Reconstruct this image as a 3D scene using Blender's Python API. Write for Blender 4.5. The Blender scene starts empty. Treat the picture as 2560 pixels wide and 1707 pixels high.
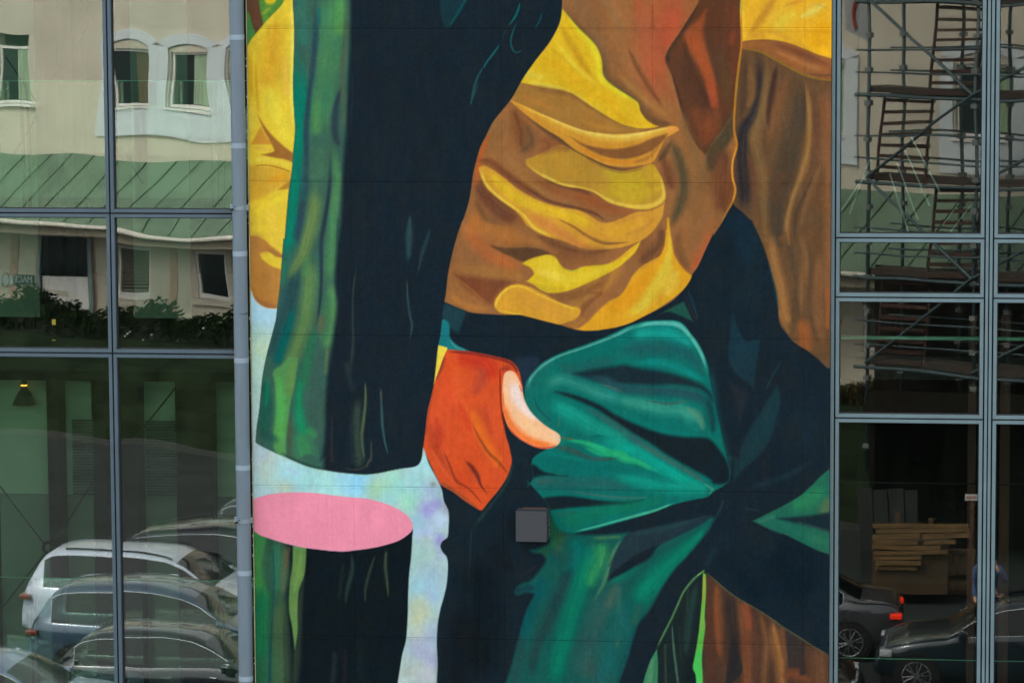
import bpy, bmesh, math, random
import numpy as np
from mathutils import Vector, Matrix

# ------------------------------------------------------------------ camera
scene = bpy.context.scene
F = 9000.0 / 2560.0 * 36.0
YAW, PITCH, ROLL = math.radians(-7.46), math.radians(6.477), math.radians(-0.314)
CAM = np.array([0.0, -24.0, 12.2])


def cam_rot():
    cy, sy = math.cos(YAW), math.sin(YAW)
    cp, sp = math.cos(PITCH), math.sin(PITCH)
    cr, sr = math.cos(ROLL), math.sin(ROLL)
    B = np.array([[1, 0, 0], [0, 0, -1], [0, 1, 0]], float)
    Y = np.array([[cy, 0, -sy], [0, 1, 0], [sy, 0, cy]])
    P = np.array([[1, 0, 0], [0, cp, -sp], [0, sp, cp]])
    Rr = np.array([[cr, -sr, 0], [sr, cr, 0], [0, 0, 1]])
    return Rr @ P @ Y @ B


RM = cam_rot()
cd = bpy.data.cameras.new('camera')
cam = bpy.data.objects.new('camera', cd)
scene.collection.objects.link(cam)
scene.camera = cam
cd.sensor_width = 36.0
cd.lens = F
cd.clip_start = 0.1
cd.clip_end = 2000
right, down, fwd = RM[0], RM[1], RM[2]
m4 = Matrix.Identity(4)
for i in range(3):
    m4[i][0] = right[i]
    m4[i][1] = -down[i]
    m4[i][2] = -fwd[i]
    m4[i][3] = CAM[i]
cam.matrix_world = m4

# ------------------------------------------------------------------ light
world = bpy.data.worlds.new('World')
scene.world = world
world.use_nodes = True
nt = world.node_tree
nt.nodes.clear()
wo = nt.nodes.new('ShaderNodeOutputWorld')
bg = nt.nodes.new('ShaderNodeBackground')
sky = nt.nodes.new('ShaderNodeTexSky')
sky.sky_type = 'NISHITA'
sky.sun_disc = False
SUN_EL, SUN_AZ = math.radians(48), math.radians(-38)     # azimuth from +Y towards +X
sky.sun_elevation = SUN_EL
sky.sun_rotation = SUN_AZ
sky.dust_density = 2.5
hs = nt.nodes.new('ShaderNodeHueSaturation')             # a milky, half overcast sky
hs.inputs['Saturation'].default_value = 0.12
bg.inputs['Strength'].default_value = 0.15
nt.links.new(sky.outputs[0], hs.inputs['Color'])
nt.links.new(hs.outputs[0], bg.inputs['Color'])
nt.links.new(bg.outputs[0], wo.inputs['Surface'])
sl = bpy.data.lights.new('sun', 'SUN')
sl.energy = 0.9
sl.angle = math.radians(14)
sl.color = (1.0, 0.95, 0.87)
sun = bpy.data.objects.new('sun', sl)
scene.collection.objects.link(sun)
sd = Vector((math.sin(SUN_AZ) * math.cos(SUN_EL), math.cos(SUN_AZ) * math.cos(SUN_EL), math.sin(SUN_EL)))
sun.rotation_euler = sd.to_track_quat('Z', 'Y').to_euler()
scene.view_settings.view_transform = 'Standard'
scene.view_settings.look = 'None'
scene.view_settings.gamma = 1.0
scene.view_settings.exposure = 2.06
scene.render.engine = 'CYCLES'
scene.cycles.max_bounces = 10
scene.cycles.transparent_max_bounces = 16

# ------------------------------------------------------------------ helpers
YG = 0.10                                  # plane of the outer glass


def ray(px, py):
    d = RM.T @ np.array([(px - 1280) / 9000.0, (py - 853.5) / 9000.0, 1.0])
    return d


def W(px, py, y=0.0):
    """point of the facade plane y seen at photo position px, py -> (X, Z)"""
    d = ray(px, py)
    t = (y - CAM[1]) / d[1]
    return CAM[0] + d[0] * t, CAM[2] + d[2] * t


def RV(px, py, dist):
    """place across the street whose mirror image in the glass lies `dist` metres in front of the camera"""
    d = ray(px, py)
    t = dist / d[1]
    return Vector((CAM[0] + d[0] * t, 2 * YG - (CAM[1] + dist), CAM[2] + d[2] * t))


def lin(c):
    c = np.asarray(c, float) / 255.0
    return np.where(c <= 0.04045, c / 12.92, ((c + 0.055) / 1.055) ** 2.4)


def new_obj(name, me, mat=None, parent=None, **props):
    o = bpy.data.objects.new(name, me)
    scene.collection.objects.link(o)
    if mat is not None and me is not None:
        if len(me.materials) == 0:
            me.materials.append(mat)
    if parent is not None:
        o.parent = parent
    for k, v in props.items():
        o[k] = v
    return o


def thing(name, label, cat, loc=(0, 0, 0), rz=0.0, group=None):
    o = bpy.data.objects.new(name, None)
    o.empty_display_size = 0.1
    scene.collection.objects.link(o)
    o.location = loc
    o.rotation_euler = (0, 0, rz)
    o['label'] = label
    o['category'] = cat
    if group:
        o['group'] = group
    return o


class MB:
    """collects simple solids and links them as one mesh"""

    def __init__(self):
        self.v, self.f = [], []

    def box(self, x0, x1, y0, y1, z0, z1, rot=None, piv=None):
        n = len(self.v)
        vs = [Vector(p) for p in ((x0, y0, z0), (x1, y0, z0), (x1, y1, z0), (x0, y1, z0),
                                  (x0, y0, z1), (x1, y0, z1), (x1, y1, z1), (x0, y1, z1))]
        if rot is not None:
            piv = Vector(piv) if piv is not None else Vector(((x0 + x1) / 2, (y0 + y1) / 2, (z0 + z1) / 2))
            vs = [piv + rot @ (p - piv) for p in vs]
        self.v += vs
        self.f += [tuple(n + i for i in q) for q in
                   ((0, 3, 2, 1), (4, 5, 6, 7), (0, 1, 5, 4), (1, 2, 6, 5), (2, 3, 7, 6), (3, 0, 4, 7))]
        return self

    def tube(self, a, b, r, seg=8, r2=None):
        a, b = Vector(a), Vector(b)
        d = (b - a).normalized()
        u = d.orthogonal().normalized()
        w = d.cross(u)
        n = len(self.v)
        r2 = r if r2 is None else r2
        for i in range(seg):
            t = 2 * math.pi * i / seg
            self.v.append(a + (u * math.cos(t) + w * math.sin(t)) * r)
        for i in range(seg):
            t = 2 * math.pi * i / seg
            self.v.append(b + (u * math.cos(t) + w * math.sin(t)) * r2)
        for i in range(seg):
            j = (i + 1) % seg
            self.f.append((n + i, n + j, n + seg + j, n + seg + i))
        self.f.append(tuple(n + i for i in range(seg))[::-1])
        self.f.append(tuple(n + seg + i for i in range(seg)))
        return self

    def path(self, pts, r, seg=6):
        for a, b in zip(pts[:-1], pts[1:]):
            if (Vector(a) - Vector(b)).length > 1e-5:
                self.tube(a, b, r, seg)
        return self

    def prism(self, pts, a, b, axis='y'):
        """polygon pts extruded between a and b; pts are (x,z) for axis y"""
        n = len(self.v)
        k = len(pts)
        for c in (a, b):
            for p in pts:
                self.v.append(Vector((p[0], c, p[1])) if axis == 'y' else Vector((c, p[0], p[1])) if axis == 'x'
                              else Vector((p[0], p[1], c)))
        self.f.append(tuple(n + i for i in range(k)))
        self.f.append(tuple(n + k + i for i in range(k))[::-1])
        for i in range(k):
            j = (i + 1) % k
            self.f.append((n + i, n + k + i, n + k + j, n + j))
        return self

    def mesh(self, name='mesh', smooth=False, bevel=0.0, fix=True):
        me = bpy.data.meshes.new(name)
        me.from_pydata([tuple(p) for p in self.v], [], self.f)
        if fix or bevel:
            bm = bmesh.new()
            bm.from_mesh(me)
            bmesh.ops.recalc_face_normals(bm, faces=bm.faces)
            if bevel:
                bmesh.ops.bevel(bm, geom=[e for e in bm.edges if len(e.link_faces) == 2 and e.calc_face_angle(0) > 0.6],
                                offset=bevel, segments=2, affect='EDGES', profile=0.6)
            bm.to_mesh(me)
            bm.free()
        if smooth:
            me.shade_smooth()
        return me

    def build(self, name, mat, parent=None, smooth=False, bevel=0.0, **props):
        return new_obj(name, self.mesh(name, smooth, bevel), mat, parent, **props)


# ------------------------------------------------------------------ materials
def nodes(name):
    m = bpy.data.materials.new(name)
    m.use_nodes = True
    n = m.node_tree
    n.nodes.clear()
    out = n.nodes.new('ShaderNodeOutputMaterial')
    return m, n, out


def mat(name, rgb, rough=0.6, metal=0.0, var=0.12, scale=6.0, bump=0.0, bscale=60.0, coat=0.0, emit=None, es=0.0,
        spec=0.5, stretch=(1, 1, 1), srgb=True):
    m, n, out = nodes(name)
    p = n.nodes.new('ShaderNodeBsdfPrincipled')
    col = lin(rgb) if srgb else np.array(rgb)
    tc = n.nodes.new('ShaderNodeTexCoord')
    mp = n.nodes.new('ShaderNodeMapping')
    mp.inputs['Scale'].default_value = stretch
    n.links.new(tc.outputs['Object'], mp.inputs['Vector'])
    ns = n.nodes.new('ShaderNodeTexNoise')
    ns.inputs['Scale'].default_value = scale
    ns.inputs['Detail'].default_value = 6
    n.links.new(mp.outputs[0], ns.inputs['Vector'])
    cr = n.nodes.new('ShaderNodeValToRGB')
    cr.color_ramp.elements[0].position = 0.3
    cr.color_ramp.elements[1].position = 0.7
    cr.color_ramp.elements[0].color = (*np.clip(col * (1 - var), 0, 1), 1)
    cr.color_ramp.elements[1].color = (*np.clip(col * (1 + var), 0, 1), 1)
    n.links.new(ns.outputs['Fac'], cr.inputs['Fac'])
    n.links.new(cr.outputs['Color'], p.inputs['Base Color'])
    p.inputs['Roughness'].default_value = rough
    p.inputs['Metallic'].default_value = metal
    p.inputs['Coat Weight'].default_value = coat
    p.inputs['Specular IOR Level'].default_value = spec
    if emit is not None:
        p.inputs['Emission Color'].default_value = (*lin(emit), 1)
        p.inputs['Emission Strength'].default_value = es
    if bump > 0:
        n2 = n.nodes.new('ShaderNodeTexNoise')
        n2.inputs['Scale'].default_value = bscale
        n2.inputs['Detail'].default_value = 4
        n.links.new(mp.outputs[0], n2.inputs['Vector'])
        b = n.nodes.new('ShaderNodeBump')
        b.inputs['Strength'].default_value = bump
        b.inputs['Distance'].default_value = 0.01
        n.links.new(n2.outputs['Fac'], b.inputs['Height'])
        n.links.new(b.outputs[0], p.inputs['Normal'])
    n.links.new(p.outputs[0], out.inputs['Surface'])
    return m


def glass_mat(name, refl, tint, rtint=(1, 1, 1), smudge=0.0):
    m, n, out = nodes(name)
    g = n.nodes.new('ShaderNodeBsdfGlossy')
    g.inputs['Roughness'].default_value = 0.0
    g.inputs['Color'].default_value = (*rtint, 1)
    t = n.nodes.new('ShaderNodeBsdfTransparent')
    t.inputs['Color'].default_value = (*tint, 1)
    fr = n.nodes.new('ShaderNodeFresnel')
    fr.inputs['IOR'].default_value = 1.5
    ma = n.nodes.new('ShaderNodeMath')
    ma.operation = 'ADD'
    ma.use_clamp = True
    ma.inputs[1].default_value = refl - 0.04
    n.links.new(fr.outputs[0], ma.inputs[0])
    mx = n.nodes.new('ShaderNodeMixShader')
    n.links.new(ma.outputs[0], mx.inputs[0])
    n.links.new(t.outputs[0], mx.inputs[1])
    n.links.new(g.outputs[0], mx.inputs[2])
    if smudge > 0:                                   # a thin film of dust on the pane
        d = n.nodes.new('ShaderNodeBsdfDiffuse')
        d.inputs['Color'].default_value = (0.5, 0.5, 0.47, 1)
        ns = n.nodes.new('ShaderNodeTexNoise')
        tc = n.nodes.new('ShaderNodeTexCoord')
        mp = n.nodes.new('ShaderNodeMapping')
        mp.inputs['Scale'].default_value = (9, 9, 1.2)
        n.links.new(tc.outputs['Object'], mp.inputs['Vector'])
        n.links.new(mp.outputs[0], ns.inputs['Vector'])
        ns.inputs['Scale'].default_value = 1.5
        ns.inputs['Detail'].default_value = 8
        mr = n.nodes.new('ShaderNodeMapRange')
        mr.inputs['From Min'].default_value = 0.35
        mr.inputs['From Max'].default_value = 0.75
        mr.inputs['To Min'].default_value = 0.0
        mr.inputs['To Max'].default_value = smudge
        n.links.new(ns.outputs['Fac'], mr.inputs['Value'])
        m2 = n.nodes.new('ShaderNodeMixShader')
        n.links.new(mr.outputs[0], m2.inputs[0])
        n.links.new(mx.outputs[0], m2.inputs[1])
        n.links.new(d.outputs[0], m2.inputs[2])
        n.links.new(m2.outputs[0], out.inputs['Surface'])
    else:
        n.links.new(mx.outputs[0], out.inputs['Surface'])
    return m


M = {}
M['frame'] = mat('frame_paint', (96, 118, 124), 0.45, 0.0, 0.10, 7, 0.02, 300)
M['frame_dim'] = mat('frame_paint_dim_reflection', (68, 86, 97), 0.45, 0.0, 0.10, 7, 0.02, 300)  # same frame paint, with the left side's darker reflections put into the colour
M['gasket'] = mat('rubber_gasket', (16, 18, 26), 0.6)
M['pipe'] = mat('pipe_paint', (98, 114, 125), 0.45, 0.0, 0.10, 2.5, 0.05, 120, stretch=(6, 6, 0.8))
M['band'] = mat('bare_zinc', (136, 153, 167), 0.45, 0.1, 0.07, 8)
M['clamp'] = mat('galvanised_clamp', (125, 140, 150), 0.45, 0.4, 0.15, 40)
M['lampbox'] = mat('anodised_box', (50, 53, 58), 0.5, 0.0, 0.05, 60, 0.08, 500)
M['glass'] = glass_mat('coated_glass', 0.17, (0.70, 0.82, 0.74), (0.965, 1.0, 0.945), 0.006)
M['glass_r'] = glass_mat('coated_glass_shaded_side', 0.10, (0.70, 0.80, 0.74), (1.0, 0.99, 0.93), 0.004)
M['glass_in'] = glass_mat('inner_glass', 0.022, (0.82, 0.90, 0.85), (0.95, 1.0, 0.96))
M['glass_clear'] = glass_mat('balustrade_glass', 0.08, (0.86, 0.93, 0.89))

# ------------------------------------------------------------------ the painted wall
# joints of the 1 m facing panels
def uniq(a):
    return np.array(a)


JX = [W(x, 850)[0] for x in (880, 1257, 1632, 2009)]
XL = W(627.5, 850)[0]
XR = W(2075.5, 850)[0]
JZ = [W(1350, y)[1] for y in (72.5, 457, 843, 1223, 1600)]
XE = [XL] + JX + [XR]
ZTOP = JZ[0] + 0.42
ZBOT = JZ[-1] - 0.42
ZE = [ZTOP] + JZ + [ZBOT]          # from the top down
STEP = 0.0054
G = 0.0016


def fine(a, b):
    n = max(2, int(round((b - a - 2 * G) / STEP)))
    return np.concatenate([[a, ], np.linspace(a + G, b - G, n + 1), [b]])


xseg = [fine(a, b) for a, b in zip(XE[:-1], XE[1:])]
zseg = [fine(b, a) for a, b in zip(ZE[:-1], ZE[1:])][::-1]      # ascending z
xs = np.concatenate([xseg[0]] + [s[1:] for s in xseg[1:]])
zs = np.concatenate([zseg[0]] + [s[1:] for s in zseg[1:]])
GX, GZ = np.meshgrid(xs, zs)
dx, dy, dz = GX - CAM[0], 0.0 - CAM[1], GZ - CAM[2]
cx_ = RM[0, 0] * dx + RM[0, 1] * dy + RM[0, 2] * dz
cy_ = RM[1, 0] * dx + RM[1, 1] * dy + RM[1, 2] * dz
cz_ = RM[2, 0] * dx + RM[2, 1] * dy + RM[2, 2] * dz
PX = (1280 + 9000 * cx_ / cz_).astype(np.float32)
PY = (853.5 + 9000 * cy_ / cz_).astype(np.float32)
# left edge of the mural bows in the photo: follow it
CV = np.zeros(PX.shape + (3,), np.float32)
NH, NW = PX.shape
PXR = PX[NH // 2]
PYC = PY[:, NW // 2]
S = 1568.0 / 600.0
OFF = dict(A=(600, 0), B=(1100, 0), C=(1500, 0), D=(600, 550), E=(1050, 550), F=(1500, 550),
           G=(600, 1107), H=(1050, 1107), I=(1500, 1107), P=None)


def pt(*args):
    """pt('A', x, y, x, y, ..., 'E', x, y ...) sketch sheets -> wall layout coordinates"""
    out, cur, buf = [], None, []
    for a in args:
        if isinstance(a, str):
            cur = a
        else:
            buf.append(a)
            if len(buf) == 2:
                if cur == 'P':
                    out.append((buf[0], buf[1]))
                else:
                    ox, oy = OFF[cur]
                    out.append((ox + buf[0] / S, oy + buf[1] / S))
                buf = []
    return np.array(out, float)


def smooth_line(p, closed=False, sub=5):
    n = len(p)
    if n < 3:
        t = np.linspace(0, 1, 4)[:, None]
        return p[0] * (1 - t) + p[1] * t
    res = []
    rng = range(n) if closed else range(n - 1)
    for i in rng:
        p1, p2 = p[i], p[(i + 1) % n]
        p0 = p[i - 1] if (closed or i > 0) else 2 * p1 - p2
        p3 = p[(i + 2) % n] if (closed or i + 2 < n) else 2 * p2 - p1
        L = np.linalg.norm(p2[:2] - p1[:2])
        # limit tangents so that sharp corners keep their shape
        m1 = (p2 - p0) * 0.5
        m2 = (p3 - p1) * 0.5

        def lim(mv, a, b):
            ca = np.dot(a[:2], b[:2]) / (np.linalg.norm(a[:2]) * np.linalg.norm(b[:2]) + 1e-9)
            k = np.clip((ca + 0.1) / 0.6, 0, 1)
            l = np.linalg.norm(mv[:2]) + 1e-9
            return mv * k * min(1.0, 1.1 * L / l)
        m1 = lim(m1, p1 - p0, p2 - p1)
        m2 = lim(m2, p2 - p1, p3 - p2)
        for k in range(sub):
            t = k / sub
            h00 = 2 * t ** 3 - 3 * t ** 2 + 1
            h10 = t ** 3 - 2 * t ** 2 + t
            h01 = -2 * t ** 3 + 3 * t ** 2
            h11 = t ** 3 - t ** 2
            res.append(h00 * p1 + h10 * m1 + h01 * p2 + h11 * m2)
    if not closed:
        res.append(p[-1])
    return np.array(res)


def window(x0, x1, y0, y1):
    i0 = np.searchsorted(PXR, x0 - 12)
    i1 = np.searchsorted(PXR, x1 + 12)
    # PYC descends with z index
    j0 = NH - np.searchsorted(PYC[::-1], y1 + 16)
    j1 = NH - np.searchsorted(PYC[::-1], y0 - 16)
    return max(0, j0), min(NH, j1), max(0, i0), min(NW, i1)


def sstep(a, b, x):
    t = np.clip((x - a) / (b - a + 1e-9), 0, 1)
    return t * t * (3 - 2 * t)


def fill_mask(p, soft=2.2):
    q = smooth_line(p, True)
    j0, j1, i0, i1 = window(q[:, 0].min() - soft, q[:, 0].max() + soft, q[:, 1].min() - soft, q[:, 1].max() + soft)
    if j1 <= j0 or i1 <= i0:
        return None
    X = PX[j0:j1, i0:i1]
    Y = PY[j0:j1, i0:i1]
    ins = np.zeros(X.shape, bool)
    D = np.full(X.shape, 1e6, np.float32)
    n = len(q)
    rowY = Y[:, X.shape[1] // 2]
    for k in range(n):
        x1, y1 = q[k]
        x2, y2 = q[(k + 1) % n]
        # crossing test only on the rows the edge spans
        lo, hi = min(y1, y2) - 9, max(y1, y2) + 9
        r = np.nonzero((rowY >= lo) & (rowY <= hi))[0]
        if len(r) == 0:
            continue
        a, b = r[0], r[-1] + 1
        yy = Y[a:b]
        xx = X[a:b]
        if y1 != y2:
            c = ((yy > y1) != (yy > y2))
            xi = x1 + (yy - y1) * (x2 - x1) / (y2 - y1)
            ins[a:b] ^= c & (xx < xi)
        pad = soft + 2
        cidx = np.nonzero((X[0] >= min(x1, x2) - pad - 12) & (X[0] <= max(x1, x2) + pad + 12))[0]
        ridx = np.nonzero((rowY >= min(y1, y2) - pad - 12) & (rowY <= max(y1, y2) + pad + 12))[0]
        if len(cidx) == 0 or len(ridx) == 0:
            continue
        sl_ = (slice(ridx[0], ridx[-1] + 1), slice(cidx[0], cidx[-1] + 1))
        dxs, dys = x2 - x1, y2 - y1
        l2 = dxs * dxs + dys * dys + 1e-9
        t = np.clip(((X[sl_] - x1) * dxs + (Y[sl_] - y1) * dys) / l2, 0, 1)
        d = (X[sl_] - x1 - t * dxs) ** 2 + (Y[sl_] - y1 - t * dys) ** 2
        D[sl_] = np.minimum(D[sl_], d)
    d = np.sqrt(D)
    d = np.where(ins, d, -d)
    return (j0, j1, i0, i1), sstep(-soft, soft, d).astype(np.float32)


def put(win, a, col, clip=None):
    j0, j1, i0, i1 = win
    if clip is not None:
        a = a * clip[j0:j1, i0:i1]
    a = a[..., None]
    c = np.array(col, np.float32)
    CV[j0:j1, i0:i1] = CV[j0:j1, i0:i1] * (1 - a) + c * a


def fill(p, col, soft=2.2, op=1.0, clip=None, keep=False):
    r = fill_mask(p, soft)
    if r is None:
        return None
    put(r[0], r[1] * op, col, clip)
    if keep:
        full = np.zeros(PX.shape, np.float32)
        j0, j1, i0, i1 = r[0]
        full[j0:j1, i0:i1] = r[1]
        return full


def stroke(p, w, col, op=0.9, hard=0.0, clip=None, taper=True):
    """soft brush mark; w in sheet units (like the points), a number or one per point"""
    n = len(p)
    if isinstance(w, (int, float)):
        ww = np.full(n, float(w))
        if taper and n > 2:
            ww[0] *= 0.45
            ww[-1] *= 0.45
    else:
        ww = np.interp(np.linspace(0, 1, n), np.linspace(0, 1, len(w)), w)
    ww = ww / S * (1.3 + 0.55 * np.clip((ww - 9) / 16, 0, 1))
    wide = float(np.max(ww)) > 9.0
    q = smooth_line(np.column_stack([p, ww]), False) if n > 1 else np.array([[p[0, 0], p[0, 1], ww[0]], [p[0, 0] + .1, p[0, 1], ww[0]]])
    mw = q[:, 2].max()
    win = window(q[:, 0].min() - mw, q[:, 0].max() + mw, q[:, 1].min() - mw, q[:, 1].max() + mw)
    j0, j1, i0, i1 = win
    if j1 <= j0 or i1 <= i0:
        return
    X = PX[j0:j1, i0:i1]
    Y = PY[j0:j1, i0:i1]
    Q = np.full(X.shape, 9.0, np.float32)
    T = np.zeros(X.shape, np.float32)
    LD = np.zeros(X.shape, np.float32)
    rowY = Y[:, X.shape[1] // 2]
    for k in range(len(q) - 1):
        x1, y1, w1 = q[k]
        x2, y2, w2 = q[k + 1]
        pad = max(w1, w2) + 10
        cidx = np.nonzero((X[0] >= min(x1, x2) - pad) & (X[0] <= max(x1, x2) + pad))[0]
        ridx = np.nonzero((rowY >= min(y1, y2) - pad) & (rowY <= max(y1, y2) + pad))[0]
        if len(cidx) == 0 or len(ridx) == 0:
            continue
        sl_ = (slice(ridx[0], ridx[-1] + 1), slice(cidx[0], cidx[-1] + 1))
        dxs, dys = x2 - x1, y2 - y1
        l2 = dxs * dxs + dys * dys + 1e-9
        t = np.clip(((X[sl_] - x1) * dxs + (Y[sl_] - y1) * dys) / l2, 0, 1)
        d = np.sqrt((X[sl_] - x1 - t * dxs) ** 2 + (Y[sl_] - y1 - t * dys) ** 2)
        qq = d / (w1 + t * (w2 - w1) + 1e-3)
        nr_ = qq < Q[sl_]
        Q[sl_] = np.where(nr_, qq, Q[sl_])
        sg_ = ((X[sl_] - x1) * dys - (Y[sl_] - y1) * dxs) / math.sqrt(l2)
        LD[sl_] = np.where(nr_, sg_, LD[sl_])
        T[sl_] = np.where(nr_, (k + t) / (len(q) - 1), T[sl_])
    a = 1 - sstep(hard, 1.0, Q)
    if mw > 5:                                  # bristle tracks along the stroke
        ph = BR.randint(0, 3000)
        u1 = LD / 2.6 + 400.0
        k0 = np.floor(u1).astype(int)
        f0 = u1 - k0
        b1 = TAB[(k0 + ph) % 4096] * (1 - f0) + TAB[(k0 + ph + 1) % 4096] * f0
        sub_ = np.floor(T * 9).astype(int)
        fs0 = T * 9 - sub_
        b2 = TAB[(k0 * 7 + sub_ * 131 + ph) % 4096] * (1 - fs0) + TAB[(k0 * 7 + (sub_ + 1) * 131 + ph) % 4096] * fs0
        br = np.clip((0.6 * b1 + 0.4 * b2 - 0.22) / 0.5, 0, 1)
        a = a * (1 - 0.42 * (1 - br)) if n > 1 else a * (1 - 0.15 * (1 - br))
    if n > 2:                                   # the brush lifts at both ends
        fe = 0.16 if wide else 0.08
        a = a * (0.12 + 0.88 * sstep(-0.01, fe, T) * (1 - sstep(1 - fe, 1.01, T)))
    put(win, np.clip(a * op * (1.22 if mw > 5 else 1.0), 0, 1).astype(np.float32), col, clip)


BR = np.random.RandomState(21)
TAB = BR.rand(4096).astype(np.float32)
TAB = (TAB + np.roll(TAB, 1) + 0.5 * np.roll(TAB, 2)) / 2.5

NAVY = (25, 38, 46)
CV[:] = NAVY

# ---------------------------------------------------- brushwork, from the back layer to the front
# pastel ground behind the figure (lower left)
SKYM = fill(pt('P', 590, 700, 640, 690, 760, 700, 1010, 1100, 1030, 1118, 'G', 1200, 30, 1230, 130, 1290, 240, 1320, 310, 1332, 380, 1362, 450,
               1362, 560, 1355, 615, 1322, 640, 1308, 675, 1325, 715, 1350, 745, 1358, 800, 1350, 920, 1330, 1010, 1310, 1080, 1290, 1190,
               1285, 1300, 1290, 1450, 1285, 1568, 1285, 1750, 60, 1750), (172, 202, 200), 1.6, keep=True)
for s, x, y, w, c in [
    ('D', 100, 500, 80, (180, 222, 240)), ('D', 150, 620, 90, (180, 222, 238)), ('D', 130, 760, 60, (176, 214, 210)), ('D', 150, 850, 70, (190, 216, 184)),
    ('D', 100, 1000, 70, (184, 218, 200)), ('D', 90, 1150, 60, (182, 216, 206)), ('D', 85, 1300, 60, (180, 212, 208)), ('D', 95, 1480, 60, (186, 208, 212)),
    ('G', 110, 150, 80, (178, 202, 214)), ('G', 120, 280, 60, (170, 208, 214)), ('G', 215, 200, 70, (188, 206, 184)), ('G', 180, 130, 50, (185, 205, 195)),
    ('G', 340, 240, 90, (165, 218, 222)), ('G', 330, 180, 60, (168, 214, 220)), ('G', 500, 230, 80, (158, 214, 212)), ('G', 620, 260, 80, (164, 218, 214)),
    ('G', 290, 295, 40, (186, 208, 190)), ('G', 770, 260, 80, (142, 206, 232)), ('G', 690, 240, 50, (156, 210, 226)), ('G', 910, 310, 60, (168, 214, 174)),
    ('G', 1000, 240, 60, (160, 212, 190)), ('G', 1050, 310, 40, (150, 210, 206)), ('G', 1100, 380, 60, (162, 220, 196)), ('G', 960, 370, 50, (155, 208, 205)),
    ('G', 1210, 150, 60, (168, 220, 224)), ('G', 1160, 260, 60, (158, 208, 208)), ('G', 1250, 310, 45, (164, 190, 212)), ('G', 1260, 270, 14, (150, 160, 150)),
    ('G', 1230, 440, 50, (160, 160, 212)), ('G', 1290, 400, 30, (162, 165, 215)), ('G', 1345, 430, 28, (162, 168, 182)), ('G', 1310, 500, 40, (192, 214, 236)),
    ('G', 1200, 590, 60, (176, 192, 222)), ('G', 1150, 520, 40, (160, 200, 214)), ('G', 1300, 640, 34, (156, 152, 214)), ('G', 1220, 650, 34, (172, 190, 184)),
    ('G', 1320, 720, 26, (160, 160, 216)), ('G', 1190, 750, 80, (164, 198, 190)), ('G', 1300, 800, 60, (172, 200, 198)), ('G', 1250, 880, 70, (164, 192, 206)),
    ('G', 1180, 960, 60, (150, 198, 208)), ('G', 1240, 1000, 50, (160, 188, 208)), ('G', 1170, 1060, 50, (180, 196, 174)), ('G', 1180, 1150, 60, (186, 196, 164)),
    ('G', 1250, 1180, 40, (172, 196, 190)), ('G', 1250, 1260, 60, (164, 182, 200)), ('G', 1150, 1250, 40, (180, 194, 178)), ('G', 1180, 1340, 60, (164, 174, 196)),
    ('G', 1250, 1420, 50, (164, 170, 198)), ('G', 1120, 1500, 60, (174, 186, 178)), ('G', 1230, 1520, 50, (184, 190, 196)), ('G', 1100, 650, 30, (160, 190, 180))]:
    stroke(pt(s, x, y), w * 1.3, c, 0.9, clip=SKYM)
random.seed(4)
for k in range(60):                                  # short scumbled marks
    x = random.uniform(100, 1350)
    y = random.uniform(60, 1568)
    a = random.uniform(-0.9, 0.4)
    L = random.uniform(25, 70)
    c = random.choice([(186, 208, 226), (160, 206, 206), (176, 186, 214), (190, 206, 184), (200, 218, 224)])
    stroke(pt('G', x, y, x + L * math.cos(a), y + L * math.sin(a), x + 1.6 * L * math.cos(a), y + 1.9 * L * math.sin(a)),
           random.uniform(8, 20), c, 0.28, clip=SKYM)

# rust coloured wall hangings on the right
WOOD = fill(pt('C', 918, -200, 1700, -200, 'P', 2140, 0, 2140, 926, 'F', 1495, 968, 1430, 912, 1350, 850, 1270, 800, 1210, 730, 1172, 668, 1165, 580,
               1155, 480, 1130, 380, 1100, 270, 1050, 130, 990, 0, 'C', 985, 1440, 930, 1385, 870, 1330, 885, 1250, 868, 1180, 862, 1100, 895, 950, 875, 850,
               880, 700, 900, 500, 918, 320), (104, 76, 50), 1.8, keep=True)


def ws(sheet, pts, w, c, op=0.85, hard=0.0):
    stroke(pt(sheet, *pts), w, c, op, hard, clip=WOOD)


ws('C', (1450, 560, 1455, 850, 1450, 1100), 70, (122, 82, 54))
ws('C', (1500, 540, 1500, 900, 1498, 1568, 1495, 2100), 34, (138, 92, 58))
ws('C', (950, 350, 940, 600, 920, 800), 30, (84, 62, 46))
ws('C', (1040, 340, 1052, 550, 1010, 740, 940, 860, 930, 1050, 945, 1250, 935, 1400), [22, 28, 30, 40, 42, 46, 40], (50, 46, 48), 0.95, 0.1)
ws('C', (975, 400, 992, 600, 965, 720), 26, (128, 92, 58))
ws('C', (960, 980, 1000, 1150, 1012, 1400), 22, (110, 72, 50), 0.8)
ws('C', (1085, 400, 1085, 550, 1055, 750, 1010, 900, 1040, 1050, 1080, 1250, 1090, 1568, 'F', 1090, 100), [20, 26, 34, 36, 30, 28, 30, 34], (126, 96, 60))
ws('C', (1000, 960, 1040, 1150, 1070, 1400), 22, (112, 84, 56), 0.6)
ws('C', (1160, 410, 1130, 560, 1105, 740, 1105, 860), 20, (72, 50, 42), 0.95, 0.1)
ws('C', (1225, 480, 1180, 650, 1130, 800, 1108, 930), 30, (124, 84, 54), 0.9)
ws('C', (1285, 480, 1310, 640, 1300, 780, 1250, 950, 1200, 1150, 1150, 1330, 1150, 1568, 'F', 1180, 120), [30, 52, 56, 64, 64, 50, 44, 30], (80, 66, 50), 0.95, 0.15)
ws('C', (1180, 1150, 1150, 1300), 30, (98, 66, 46), 0.6)
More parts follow.
